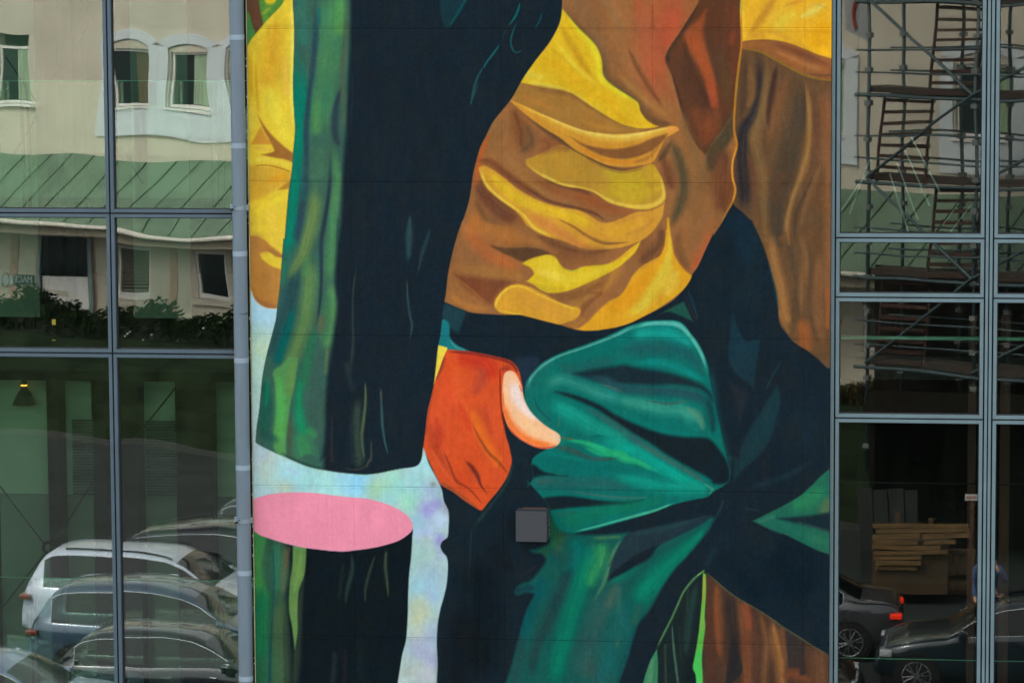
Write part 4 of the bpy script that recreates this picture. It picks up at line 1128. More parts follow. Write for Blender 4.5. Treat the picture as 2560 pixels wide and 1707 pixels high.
gg('A', (500, 1200, 490, 1350, 460, 1500, 'D', 450, 100, 410, 230, 350, 330, 310, 420), [30, 40, 40, 40, 36, 26, 14], (104, 132, 76), 0.95)
gg('A', (615, 950, 625, 1080, 635, 1200, 610, 1400, 600, 1568, 'D', 600, 150, 590, 300, 595, 420), [16, 24, 30, 30, 32, 34, 36, 34], (76, 130, 84), 0.95)
gg('D', (590, 400, 605, 560, 580, 720, 560, 860), [30, 36, 34, 26], (82, 136, 82), 0.9)
gg('A', (590, 1000, 585, 1200, 560, 1400, 530, 1568, 'D', 530, 200, 530, 400, 515, 600, 490, 720), [10, 14, 16, 18, 16, 14, 12, 8], (40, 58, 66), 0.95)
gg('D', (380, 320, 340, 480, 300, 640, 250, 800, 200, 930), [30, 56, 64, 60, 50], (42, 78, 80), 0.97, 0.1)
gg('D', (350, 570, 315, 700, 270, 860, 230, 950), [14, 28, 34, 20], (2, 96, 92), 0.95)
gg('D', (460, 230, 455, 400, 435, 600, 400, 750, 350, 880, 300, 990), [30, 46, 48, 48, 46, 36], (92, 128, 78), 0.97, 0.1)
gg('D', (440, 250, 420, 350), 20, (84, 140, 80), 0.6)
gg('D', (490, 700, 455, 850, 425, 1000, 400, 1150), [20, 30, 34, 26], (44, 112, 80), 0.95)
gg('D', (560, 480, 560, 700, 530, 800), 34, (66, 116, 82), 0.85)
gg('D', (530, 650, 525, 720), 26, (94, 100, 74), 0.7)
gg('D', (540, 820, 510, 1000, 490, 1200, 500, 1400, 520, 1568), [30, 44, 50, 46, 40], (58, 92, 82), 0.9)
gg('D', (570, 850, 560, 1000), 14, (90, 110, 76), 0.7)
gg('D', (150, 1050, 175, 1200, 150, 1400), [30, 50, 40], (36, 92, 78), 0.95)
gg('D', (180, 1000, 175, 1150, 165, 1230), 16, (10, 122, 92), 0.9)
fill(pt('D', 218, 988, 280, 940, 320, 900, 380, 900, 360, 1050, 330, 1200, 305, 1400, 300, 1568, 'G', 230, 50, 'D', 218, 1420, 236, 1280, 238, 1150, 226, 1050), (88, 150, 84), 4, op=0.9, clip=GFULL)
gg('D', (245, 990, 262, 1120, 265, 1300, 250, 1480), [16, 28, 34, 30], (84, 168, 84), 0.9)
gg('D', (340, 950, 320, 1120), 26, (104, 146, 80), 0.8)
gg('D', (330, 1280, 325, 1420, 320, 1560), 18, (76, 88, 66), 0.95)
gg('D', (390, 1000, 385, 1200, 400, 1330, 440, 1420), [12, 28, 40, 44], (26, 136, 92), 0.95)
gg('D', (380, 1380, 420, 1500, 'G', 430, 80), [30, 60, 50], (60, 138, 84), 0.85)
gg('D', (460, 1380, 480, 1400), 24, (62, 152, 86), 0.6)
gg('G', (260, 60, 350, 105, 450, 145, 560, 168), 10, (36, 62, 60), 0.7)
gg('D', (219, 1430, 160, 1400), 30, (34, 84, 76), 0.7)
# faint marks on the black
for s, pts, w, c, op in [
    ('D', (1110, -40, 1105, 100, 1100, 280), [8, 22, 14], (46, 74, 76), 0.9), ('D', (1090, 380, 1095, 500, 1110, 620, 1125, 690, 1108, 785), [4, 9, 10, 9, 3], (58, 82, 80), 0.9),
    ('D', (1248, 50, 1215, 140, 1185, 240, 1155, 370), [8, 16, 14, 5], (46, 66, 70), 0.9), ('D', (765, 280, 740, 450, 735, 620, 738, 800, 720, 1000), [4, 9, 11, 12, 16], (54, 66, 62), 0.8),
    ('D', (700, 950, 735, 1100), 22, (42, 56, 58), 0.7), ('D', (818, 1050, 820, 1180, 808, 1300, 795, 1420, 812, 1568), [4, 11, 13, 12, 9], (88, 108, 74), 0.9),
    ('D', (770, 1150, 760, 1350, 775, 1568, 'G', 770, 100), [22, 34, 36, 30], (54, 72, 62), 0.85), ('D', (915, 1090, 925, 1220, 930, 1330, 945, 1440, 970, 1540), [6, 10, 11, 9, 3], (62, 106, 100), 0.9),
    ('D', (925, 1110, 930, 1180), 5, (110, 60, 50), 0.6), ('D', (857, 1430, 858, 1568, 'G', 848, 110, 820, 160), [4, 10, 12, 8], (84, 80, 64), 0.85),
    ('D', (600, 1250, 600, 1568, 'G', 620, 120), 14, (54, 52, 54), 0.7), ('G', (680, 165, 760, 175, 840, 150), 10, (70, 64, 54), 0.6),
    ('B', (522, 20, 510, 70, 485, 120, 450, 170), [4, 8, 8, 4], (8, 108, 106), 0.9), ('B', (500, 150, 475, 215, 462, 275, 475, 325, 500, 345, 540, 330), [4, 7, 7, 6, 5, 3], (24, 96, 98), 0.9),
    ('B', (668, 85, 650, 140, 615, 195), [4, 8, 3], (20, 86, 88), 0.8), ('B', (390, 292, 350, 350, 310, 400, 280, 450), [4, 9, 8, 6], (28, 104, 104), 0.9),
    ('B', (280, 440, 240, 520, 215, 610, 198, 690), [6, 10, 9, 3], (38, 84, 86), 0.9), ('B', (450, 170, 420, 220, 390, 290), 5, (34, 62, 70), 0.7),
    ('A', (1560, 540, 1530, 620, 1505, 690), 6, (40, 88, 90), 0.7), ('A', (735, 480, 730, 700, 700, 950), 12, (34, 52, 60), 0.7)]:
    as_(s, pts, w, c, op)
fill(pt('A', 1300, -60, 1310, 80, 1330, 160, 1350, 192, 1370, 180, 1420, 90, 1490, -40), (27, 58, 64), 4, op=0.75, clip=ARM)
as_('A', (1480, -10, 1430, 80, 1370, 170), [12, 12, 6], (6, 92, 92), 0.8)
stroke(pt('G', 112, 4, 260, 80, 450, 158, 650, 195, 820, 208, 980, 184, 1130, 159), 2.2, (120, 160, 110), 0.5, 0.3)

# low frequency tone drift of a hand rolled paint film
rs = np.random.RandomState(7)
tone = np.zeros(PX.shape, np.float32)
for k in range(26):
    fx, fy = rs.uniform(0.004, 0.06, 2) * rs.choice([-1, 1], 2)
    tone += np.sin(PX * fx * 2 + PY * fy + rs.uniform(0, 6.28)) * rs.uniform(0.2, 0.5)
CV *= (1 + 0.006 * tone)[..., None]
hold = (1 - TH) * (1 - HM) * (1 - ARM)
CV *= (1 - 0.15 * TM * hold * (1 - 0.75 * sstep(125, 170, CV[..., 1])) - 0.05 * (LEG * (1 - TM)) - 0.05 * TORSO * hold)[..., None]


def vnoise(sx, sy, seed):
    r_ = np.random.RandomState(seed)
    u = (PX - PX.min()) / sx
    v = (PY - PY.min()) / sy
    g_ = r_.rand(int(v.max()) + 3, int(u.max()) + 3).astype(np.float32)
    i, j = np.floor(u).astype(int), np.floor(v).astype(int)
    a_, b_ = sstep(0, 1, u - i), sstep(0, 1, v - j)
    return (g_[j, i] * (1 - a_) + g_[j, i + 1] * a_) * (1 - b_) + (g_[j + 1, i] * (1 - a_) + g_[j + 1, i + 1] * a_) * b_ - 0.5


# roller nap, lap marks, chalking and rain streaks
tex = 0.042 * vnoise(5, 5, 1) + 0.045 * vnoise(11, 14, 2) + 0.05 * vnoise(40, 60, 3) + 0.03 * vnoise(5, 70, 4) + 0.035 * vnoise(120, 160, 5)
tex *= 1 - 0.6 * PINK
CV *= (1 + tex)[..., None]
CV += (3.5 * vnoise(7, 9, 6) + 2.5 * vnoise(3.5, 90, 7))[..., None]
hue_ = vnoise(26, 40, 8)
CV[..., 0] += 5 * hue_ * (1 - PINK)
CV[..., 2] -= 4 * hue_ * (1 - PINK)
for yj, s_ in ((72.5, 1.0), (457, 1.0), (843, .8), (1223, .8), (1600, 1.0)):    # grime caught along the joints
    dj = np.abs(PY - (yj + (PX - 1350) * 0.0095))
    CV *= (1 - 0.04 * s_ * np.exp(-(dj / 5) ** 2) * (0.6 + 1.4 * np.clip(vnoise(60, 400, 9) + 0.3, 0, 1)))[..., None]
CV += rs.normal(0, 2.0, PX.shape)[..., None]
CV = np.clip(CV - 5.5 * (1 - CV / 255.0), 5, 250)
ALB = lin(CV).astype(np.float32) * 0.92

# paint material
m, n, out = nodes('mural_paint')
p = n.nodes.new('ShaderNodeBsdfPrincipled')
at = n.nodes.new('ShaderNodeVertexColor')
at.layer_name = 'paint'
tc = n.nodes.new('ShaderNodeTexCoord')
ns = n.nodes.new('ShaderNodeTexNoise')
ns.inputs['Scale'].default_value = 130
ns.inputs['Detail'].default_value = 3
n.links.new(tc.outputs['Object'], ns.inputs['Vector'])
mr = n.nodes.new('ShaderNodeMapRange')
mr.inputs['To Min'].default_value = 0.90
mr.inputs['To Max'].default_value = 1.10
n.links.new(ns.outputs['Fac'], mr.inputs['Value'])
mx = n.nodes.new('ShaderNodeVectorMath')
mx.operation = 'SCALE'
n.links.new(at.outputs['Color'], mx.inputs[0])
n.links.new(mr.outputs[0], mx.inputs['Scale'])
n.links.new(mx.outputs[0], p.inputs['Base Color'])
p.inputs['Roughness'].default_value = 0.75
p.inputs['Specular IOR Level'].default_value = 0.06
n3 = n.nodes.new('ShaderNodeTexNoise')
n3.inputs['Scale'].default_value = 150
n3.inputs['Detail'].default_value = 3
n.links.new(tc.outputs['Object'], n3.inputs['Vector'])
b = n.nodes.new('ShaderNodeBump')
b.inputs['Strength'].default_value = 0.45
b.inputs['Distance'].default_value = 0.004
n.links.new(n3.outputs['Fac'], b.inputs['Height'])
n.links.new(b.outputs[0], p.inputs['Normal'])
n.links.new(p.outputs[0], out.inputs['Surface'])
M['paint'] = m

mural = thing('mural_wall', 'facade wall of square panels painted with a huge mural of a figure in yellow, brown and teal clothes', 'mural wall', (0, 0, 0))


def panel(xa, za, cols, depth_edge=True):
    """one facing panel: grid mesh with its rim turned back into the joint"""
    nx, nz = len(xa), len(za)
    X, Z = np.meshgrid(xa, za)
    Yv = np.zeros_like(X)
    Yv[:, 0] = Yv[:, -1] = 0.0018
    Yv[0, :] = Yv[-1, :] = 0.002
    me = bpy.data.meshes.new('wall_panel')
    co = np.stack([X, Yv, Z], -1).reshape(-1, 3).astype(np.float32)
    idx = np.arange(nx * nz).reshape(nz, nx)
    q = np.stack([idx[:-1, :-1], idx[:-1, 1:], idx[1:, 1:], idx[1:, :-1]], -1).reshape(-1, 4)
    me.vertices.add(len(co))
    me.vertices.foreach_set('co', co.ravel())
    me.loops.add(q.size)
    me.loops.foreach_set('vertex_index', q.ravel().astype(np.int32))
    me.polygons.add(len(q))
    me.polygons.foreach_set('loop_start', np.arange(0, q.size, 4, dtype=np.int32))
    me.update(calc_edges=True)
    ca = me.color_attributes.new('paint', 'FLOAT_COLOR', 'POINT')
    c4 = np.ones((len(co), 4), np.float32)
    c4[:, :3] = cols.reshape(-1, 3)
    ca.data.foreach_set('color', c4.ravel())
    return new_obj('wall_panel', me, M['paint'], mural)


iz = 0
for sz in zseg:
    ix = 0
    for sx in xseg:
        panel(sx, sz, ALB[iz:iz + len(sz), ix:ix + len(sx)])
        ix += len(sx) - 1
    iz += len(sz) - 1
# the same panels go on above and below the picture
PH = JZ[0] - JZ[1]
ze = [ZBOT - 0.58]
while ze[-1] > 0.6:
    ze.append(ze[-1] - PH)
ze[-1] = 0.05
for kk, (a, b_) in enumerate(list(zip([ZBOT] + ze[:-1], ze)) + [(ZTOP + 0.6, ZTOP), (ZTOP + 1.62, ZTOP + 0.6), (ZTOP + 2.64, ZTOP + 1.62)]):
    za = np.concatenate([[b_], np.linspace(b_ + G, a - G, 10), [a]])
    edge = ALB[0] if a <= ZBOT + 1e-6 else ALB[-1]
    ix = 0
    for sx in xseg:
        k = np.unique(np.concatenate([[0, 1], np.arange(4, len(sx) - 2, 4), [len(sx) - 2, len(sx) - 1]]))
        c = edge[ix:ix + len(sx)][k]
        panel(sx[k], za, np.broadcast_to(c, (len(za),) + c.shape).copy())
        ix += len(sx) - 1
# solid core behind the facing
core = MB().box(XL + 0.004, XR - 0.004, 0.0065, 0.42, 0.0, ZTOP + 2.6)
M['core'] = mat('wall_core', (92, 88, 80), 0.9)
core.build('backing', M['core'], mural)
rim = MB().box(XL - 0.004, XL + 0.003, 0.0, 0.11, 0.0, ZTOP + 2.6)
M['rim'] = mat('panel_rim', (176, 172, 130), 0.8, var=0.35, scale=9)
rim.build('edge_trim', M['rim'], mural)

# ------------------------------------------------------------------ glass facades
FW = 0.0235          # face width of a sash
GAP = 0.010


def pane_mesh(x0, x1, z0, z1, y, amp, seed, tilt=0.0):
    """a real sheet of toughened glass: never quite flat"""
    r = random.Random(seed)
    nx = max(8, int((x1 - x0) / 0.03))
    nz = max(8, int((z1 - z0) / 0.03))
    X, Z = np.meshgrid(np.linspace(x0, x1, nx + 1), np.linspace(z0, z1, nz + 1))
    Y = np.full_like(X, y)
    for k in range(7):
        lx = r.uniform(0.7, 2.4)
        lz = r.uniform(0.5, 1.6)
        if k > 4:
            lx *= 0.4
            lz *= 0.45
        a = amp * r.uniform(0.3, 1.0) * (0.12 if k > 4 else 1)
        Y += a * np.sin(2 * math.pi * X / lx + r.uniform(0, 6.3)) * np.sin(2 * math.pi * Z / lz + r.uniform(0, 6.3))
    Y += tilt * (X - x0) + tilt * 0.4 * (Z - z0)
    co = np.stack([X, Y, Z], -1).reshape(-1, 3)
    idx = np.arange(X.size).reshape(X.shape)
    q = np.stack([idx[:-1, :-1], idx[:-1, 1:], idx[1:, 1:], idx[1:, :-1]], -1).reshape(-1, 4)
    me = bpy.data.meshes.new('pane')
    me.from_pydata(co.tolist(), [], q.tolist())
    me.shade_smooth()
    return me


def ring(mb, x0, x1, z0, z1, w, y0, y1):
    """mitred frame"""
    o = [(x0, z0), (x1, z0), (x1, z1), (x0, z1)]
    i = [(x0 + w, z0 + w), (x1 - w, z0 + w), (x1 - w, z1 - w), (x0 + w, z1 - w)]
    for k in range(4):
        j = (k + 1) % 4
        mb.prism([o[k], o[j], i[j], i[k]], y0, y1)


def unit(fac, x0, x1, z0, z1, seed, fm, gm=None, am=1.0):
    mb = MB()
    ring(mb, x0 + GAP / 2, x1 - GAP / 2, z0 + GAP / 2, z1 - GAP / 2, FW, 0.045, 0.125)
    w = mb.build('window', fm, fac, bevel=0.0015)
    gb = MB()
    ring(gb, x0 + GAP / 2 + FW - 0.001, x1 - GAP / 2 - FW + 0.001, z0 + GAP / 2 + FW - 0.001, z1 - GAP / 2 - FW + 0.001, 0.007, 0.072, 0.118)
    gb.build('gasket', M['gasket'], w)
    a = FW + GAP / 2 + 0.003
    me = pane_mesh(x0 + a, x1 - a, z0 + a, z1 - a, YG - 0.012, AMP * am, seed)
    new_obj('pane', me, gm or M['glass'], w)
    me = pane_mesh(x0 + a, x1 - a, z0 + a, z1 - a, YG + 0.01, AMP * 0.8 * am, seed + 500, TILT * am * random.Random(seed).choice([-1, 1]))
    new_obj('inner_pane', me, M['glass_in'], w)
    return w


AMP = 0.00009
TILT = 0.0003
XG = [W(274, 700)[0]]                                  # joint in the left facade
ZL = [W(350, 535.2)[1], W(350, 886)[1]]
ZR = [W(2270, 597)[1], W(2270, 746)[1], W(2270, 1049)[1]]
pw = XL - XG[0] + 0.12                                  # module width
leftf = thing('glass_facade', 'glass wall left of the drainpipe mirroring arched windows and a row of parked cars', 'glass facade', (0, 0, 0))
zl = [0.05, 2.3, 4.6, ZL[1] - 2.6, ZL[1], ZL[0], ZL[0] + 2.1, ZTOP + 2.6]
zl = sorted(zl)
cols = [XG[0] - 6 * pw, XG[0] - 5 * pw, XG[0] - 4 * pw, XG[0] - 3 * pw, XG[0] - 2 * pw, XG[0] - pw, XG[0], XL - 0.002 + 0.05]
sd_ = -20
for i in range(len(cols) - 1):
    for j in range(len(zl) - 1):
        sd_ += 1
        unit(leftf, cols[i], cols[i + 1], zl[j], zl[j + 1], sd_, M['frame_dim'])
gk = MB()
for c in cols:
    gk.box(c - 0.02, c + 0.02, 0.09, 0.22, 0.05, ZTOP + 2.6)
for z in zl:
    gk.box(cols[0], cols[-1], 0.0905, 0.2195, z - 0.019, z + 0.019)
gk.build('mullion', M['gasket'], leftf)

rightf = thing('glass_facade', 'glass wall right of the mural with doubled grey posts mirroring a scaffold tower', 'glass facade', (0, 0, 0))
xa = XR + 0.001
x1 = W(2086.5, 850)[0]
x2 = W(2460.5, 850)[0]
x3 = W(2481.5, 850)[0]
zr = sorted([0.05, 2.2, 4.4, ZR[2] - 2.4, ZR[2], ZR[1], ZR[0], ZR[0] + 2.35, ZTOP + 2.6])
mw = x2 - x1
mg = x3 - x2
rc = [(x1 + k * (mw + mg), x2 + k * (mw + mg)) for k in range(6)]
for (a, b_) in rc:
    for j in range(len(zr) - 1):
        sd_ += 1
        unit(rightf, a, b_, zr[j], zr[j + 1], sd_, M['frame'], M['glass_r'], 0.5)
MB().box(xa, x1 - GAP / 2, 0.04, 0.125, 0.05, ZTOP + 2.6).build('cover_strip', M['frame'], rightf, bevel=0.0015)
for (a, b_) in [(x2 + k * (mw + mg), x3 + k * (mw + mg)) for k in range(5)]:
    wd = (b_ - a - GAP - 0.008) / 2
    MB().box(a + GAP / 2, a + GAP / 2 + wd, 0.04, 0.125, 0.05, ZTOP + 2.6).build('cover_strip', M['frame'], rightf, bevel=0.0015)
    MB().box(b_ - GAP / 2 - wd, b_ - GAP / 2, 0.04, 0.125, 0.05, ZTOP + 2.6).build('cover_strip', M['frame'], rightf, bevel=0.0015)
gk = MB()
for c in [x1, x2 - 0.005, (x2 + x3) / 2, x3 + 0.005] + [rc[k][q] for k in range(1, 6) for q in (0, 1)][1:]:
    gk.box(c - 0.021, c + 0.021, 0.095, 0.22, 0.05, ZTOP + 2.6)
for z in zr:
    gk.box(x1, rc[-1][1], 0.0955, 0.2195, z - 0.019, z + 0.019)
gk.build('mullion', M['gasket'], rightf)

# roof parapet and body of the building behind the glass
BX0, BX1 = cols[0] - 0.1, rc[-1][1] + 0.1
M['plaster_in'] = mat('dark_interior', (40, 42, 40), 0.9)
M['slab'] = mat('floor_slab', (30, 30, 30), 0.8)
M['roofm'] = mat('roof_coping', (96, 104, 110), 0.5)
bshell = thing('office_building', 'body of the glazed office building behind mural and glass walls', 'building')
zt = ZTOP + 2.6
sh = MB()
sh.box(BX0, BX1, 6.0, 6.3, 0, zt)
sh.box(BX0 - 0.2, BX0, 0.1, 6.3, 0, zt)
sh.box(BX1, BX1 + 0.2, 0.1, 6.3, 0, zt)
sh.build('wall', M['plaster_in'], bshell)
MB().box(BX0 - 0.25, BX1 + 0.25, -0.05, 6.4, zt + 0.001, zt + 0.5).build('roof', M['roofm'], bshell, bevel=0.01)
for z in (0.0, 3.3, 6.6, ZL[1] - 0.18 + 0.0, ):
    MB().box(BX0 + 0.01, BX1 - 0.01, 0.5, 5.99, z, z + 0.16).build('floor_slab', M['slab'], bshell)
sp = MB()
sp.box(XL + 0.02, XL + 0.12, 0.43, 5.98, 0.2, zt - 0.01)
sp.box(XR - 0.12, XR - 0.02, 0.43, 5.98, 0.2, zt - 0.01)
sp.build('partition', M['plaster_in'], bshell)

# ------------------------------------------------------------------ what stands inside, seen through the glass
M['column'] = mat('painted_steel_brown', (17, 14, 12), 0.8, spec=0.1)
M['board'] = mat('pale_board', (112, 134, 118), 0.8, var=0.1, scale=2)
M['rod'] = mat('steel_rod', (30, 34, 36), 0.4, 0.5)
M['shade'] = mat('black_enamel', (34, 34, 30), 0.35)
M['glow'] = mat('warm_bulb', (255, 190, 70), 0.5, emit=(255, 176, 60), es=0.7)


def wx(px, y=0.7, py=1000):
    return W(px, py, y)[0]


def wz(py, px=200, y=0.7):
    return W(px, py, y)[1]


ZU = W(200, 886, 0.9)[1]
frame = thing('steel_frame', 'brown steel columns and cross rods inside the left glass wall', 'steel frame')
for a, b_ in ((118, 146), (232, 262), (300, 344), (441, 526)):
    MB().box(wx(a, 0.8), wx(b_, 0.8), 0.8, 1.0, 0.2, ZL[1] - 0.25).build('column', M['column'], frame, bevel=0.004)
for a, b_ in ((128, 160), (195, 219)):
    MB().box(wx(a, 0.8), wx(b_, 0.8), 0.8, 0.95, ZL[1] + 0.15, zt - 0.3).build('column', M['column'], frame, bevel=0.004)
for (p0, p1) in (((0, 190), (318, 605)), ((330, 640), (0, 1060)), ((345, 640), (650, 160)), ((350, 600), (480, 450))):
    a = W(p0[0] / 2.8, 1147 + p0[1] / 2.8, 0.65)
    c = W(p1[0] / 2.8, 1147 + p1[1] / 2.8, 0.65)
    MB().tube((a[0], 0.65, a[1]), (c[0], 0.65, c[1]), 0.0055).build('tie_rod', M['rod'], frame)
c0 = W(340 / 2.8, 1147 + 620 / 2.8, 0.65)
rg = MB()
pr = [(c0[0] + 0.038 * math.cos(t * math.pi / 8), 0.65, c0[1] + 0.038 * math.sin(t * math.pi / 8)) for t in range(17)]
rg.path(pr, 0.013).build('ring', M['rod'], frame)
for (p0, p1) in (((40, 400), (255, 715)), ((260, 810), (20, 1210)), ((350, 560), (690, 80)), ((600, 620), (1000, 1290))):
    a = W(p0[0] / 2.8, p0[1] / 2.8, 0.65)
    c = W(p1[0] / 2.8, p1[1] / 2.8, 0.65)
    MB().tube((a[0], 0.65, a[1]), (c[0], 0.65, c[1]), 0.005).build('tie_rod', M['rod'], frame)
a = W(345, 1275, 0.65)
dgl = W(410, 1010, 0.65)
e_ = W(350, 1090, 0.65)
MB().tube((W(338, 1095, .65)[0], 0.65, W(338, 1095, .65)[1]), (W(438, 970, .65)[0], 0.65, W(438, 970, .65)[1]), 0.006).build('tie_rod', M['rod'], frame)
# beam over the ground floor
MB().box(BX0 + 0.02, XL - 0.01, 0.62, 0.9, W(200, 948, 0.7)[1], W(200, 903, 0.7)[1]).build('beam', M['column'], frame)

bd = thing('partition_boards', 'pale boards standing between brown columns inside the left glass wall', 'partition')
for a, b_ in ((-160, -20), (-5, 117), (147, 229), (341, 438), (530, 592)):
    MB().box(wx(a, 1.1), wx(b_, 1.1), 1.1, 1.13, 0.2, W(200, 950, 1.1)[1]).build('board', M['board'], bd)
for a, b_ in ((328, 470), (-140, 90)):
    MB().box(wx(a, 1.4, 300), wx(b_, 1.4, 300), 1.4, 1.43, ZL[1] + 0.1, zt - 0.2).build('board', M['board'], bd)
M['board2'] = mat('bright_board', (158, 186, 160), 0.8, var=0.12, scale=2)
for a, b_ in ((-160, -20), (-5, 117), (147, 229), (341, 438), (530, 592)):
    MB().box(wx(a, 1.08), wx(b_, 1.08), 1.07, 1.095, W(200, 1235, 1.08)[1], W(200, 951, 1.08)[1]).build('board', M['board2'], bd)
M['louvre'] = mat('louvre', (52, 62, 56), 0.5)
lv = thing('radiator_grille', 'slatted grey grille behind the cross rods in the left glass wall', 'grille')
for (xa_, xb_) in ((178, 231), (362, 440)):
    for k in range(26):
        z = W(200, 1050 + k * 7.3, 1.0)[1]
        MB().box(wx(xa_, 1.0), wx(xb_, 1.0), 1.0, 1.03, z - 0.009, z).build('slat', M['louvre'], lv)

# glass balustrades with twin posts
bal = thing('glass_balustrade', 'lower glass balustrade on twin black posts behind the parked car reflections', 'balustrade')
za_ = W(200, 1447, 0.55)[1]
gb = MB().box(BX0 + 0.05, XL - 0.02, 0.55, 0.562, za_ - 0.9, za_)
gb.build('glass_panel', M['glass_clear'], bal)
M['edge'] = mat('glass_edge', (120, 190, 160), 0.3, spec=0.8)
MB().box(BX0 + 0.05, XL - 0.02, 0.548, 0.564, za_ + 0.001, za_ + 0.007).build('rail', M['edge'], bal)
for a in (80, 93, 544, 558):
    MB().box(wx(a - 3.4, 0.58, 1500), wx(a + 3.4, 0.58, 1500), 0.57, 0.585, za_ - 0.95, za_ - 0.005).build('post', M['rod'], bal)
bal2 = thing('glass_balustrade', 'upper glass balustrade on twin black posts crossing the mirrored window', 'balustrade')
za_ = W(200, 204, 0.55)[1]
MB().box(BX0 + 0.05, XL - 0.02, 0.55, 0.562, za_ - 0.95, za_).build('glass_panel', M['glass_clear'], bal2)
MB().box(BX0 + 0.05, XL - 0.02, 0.548, 0.564, za_ + 0.001, za_ + 0.007).build('rail', M['edge'], bal2)
for a in (57, 72, 526, 541, 556):
    MB().box(wx(a - 3.6, 0.58, 350), wx(a + 3.6, 0.58, 350), 0.57, 0.585, za_ - 0.95, za_ - 0.005).build('post', M['rod'], bal2)


def lamp(px, py, R_, H_, label):
    x, z = W(px, py, 1.0)
    t = thing('pendant_lamp', label, 'lamp', (x, 1.0, z))
    bm = MB()
    prof = [(0.25, 0.0), (0.3, -0.12), (0.62, -0.45), (0.85, -0.75), (1.0, -1.0)]
    seg = 20
    for r, h in prof:
        for k in range(seg):
            a = 2 * math.pi * k / seg
            bm.v.append(Vector((R_ * r * math.cos(a), R_ * r * math.sin(a), H_ * h)))
    for i in range(len(prof) - 1):
        for k in range(seg):
            j = (k + 1) % seg
            bm.f.append((i * seg + k, i * seg + j, (i + 1) * seg + j, (i + 1) * seg + k))
    bm.build('lamp_shade', M['shade'], t, smooth=True)
    MB().tube((0, 0, 0.004), (0, 0, 0.016), R_ * 0.27, 14).build('bulb', M['glow'], t)
    MB().tube((0, 0, 0.016), (0, 0, 0.05), R_ * 0.3, 12, R_ * 0.2).tube((0, 0, 0.05), (0, 0, 0.28), 0.003).build('cord', M['rod'], t)


lamp(60, 966, 0.088, 0.13, 'black bell shaped pendant lamp glowing at its neck inside the left glass wall')
lamp(2240, 893, 0.10, 0.13, 'dark pendant lamp with a small amber glow behind the right glass wall')
ll = thing('light_strip', 'narrow amber light strip seen through the left glass wall', 'light')
M['amber'] = mat('amber_strip', (230, 190, 90), 0.5, emit=(240, 190, 90), es=0.12)
for (xx, y0, y1) in ((125, 458, 520), (134, 776, 812), (134, 850, 862)):
    a = W(xx - 4, y1, 0.95)
    c = W(xx + 4, y0, 0.95)
    MB().box(a[0], c[0], 0.95, 0.96, a[1], c[1]).build('tube', M['amber'], ll)
# right side interior
rf = thing('timber_structure', 'rust red timber posts and rail inside the right glass wall', 'timber posts')
M['redwood'] = mat('red_timber', (86, 44, 30), 0.6, var=0.3, scale=8, stretch=(4, 4, 0.4))
for a, b_ in ((2420, 2441), (2500, 2526)):
    MB().box(wx(a, 0.8), wx(b_, 0.8), 0.8, 0.92, 0.2, W(a, 790, 0.8)[1]).build('post', M['redwood'], rf, bevel=0.004)
MB().box(x1 + 0.02, rc[-1][1] - 0.03, 0.56, 0.6, W(2270, 849, 0.56)[1], W(2270, 841, 0.56)[1]).build('rail', M['edge'], rf)
zz = W(2270, 1648, 0.55)[1]
MB().box(x1 + 0.02, rc[-1][1] - 0.03, 0.55, 0.562, zz, zz + 0.006).build('rail', M['edge'], rf)
zz = W(2270, 1209, 0.55)[1]
MB().box(x1 + 0.02, rc[-1][1] - 0.03, 0.55, 0.562, zz, zz + 0.01).build('rail', M['rod'], rf)
# strip of slanting neon tubes on a high ceiling
nl = thing('ceiling_tubes', 'slanting pale light tubes shining in the right glass wall', 'light')
M['tube'] = mat('cool_tube', (120, 140, 130), 0.5, emit=(160, 190, 176), es=0.03)
for (p0, p1) in (((430, 1135), (550, 1515)), ((478, 1070), (615, 1440)), ((530, 985), (690, 1345)), ((572, 900), (755, 1250)), ((300, 1040), (165, 1400)), ((285, 1120), (110, 1380)), ((880, 1330), (775, 1470)), ((960, 1340), (818, 1525))):
    a = W(2060 + p0[0] / 2.614, p0[1] / 2.614, 1.6)
    c = W(2060 + p1[0] / 2.614, p1[1] / 2.614, 1.6)
    MB().tube((a[0], 1.6, a[1]), (c[0], 1.6, c[1]), 0.0062 if p0[0] < 800 else 0.0035).build('tube', M['tube'], nl)

# ------------------------------------------------------------------ drainpipe
PR = 0.0487
pxc = W(603.5, 900, -0.075)[0]
pipe = thing('drainpipe', 'tall grey drainpipe with pale bands and clamps along the left edge of the mural', 'drainpipe', (pxc, -0.075, 0))


def cyl(r, z0, z1, seg=28):
    b_ = MB()
    for z in (z0, z1):
        for k in range(seg):
            t = 2 * math.pi * k / seg
            b_.v.append(Vector((r * math.cos(t), r * math.sin(t), z)))
    for k in range(seg):
        j = (k + 1) % seg
        b_.f.append((k, j, seg + j, seg + k))
    n_ = len(b_.v)
    b_.v += [p_.copy() for p_ in b_.v]               # caps with edges of their own keep the wall shading even
    b_.f.append(tuple(range(n_, n_ + seg))[::-1])
    b_.f.append(tuple(range(n_ + seg, n_ + 2 * seg)))
    return b_


zcut = W(603, 786, -0.12)[1]
o = cyl(PR, zcut + 0.006, zt + 0.2).build('pipe', M['pipe'], pipe)
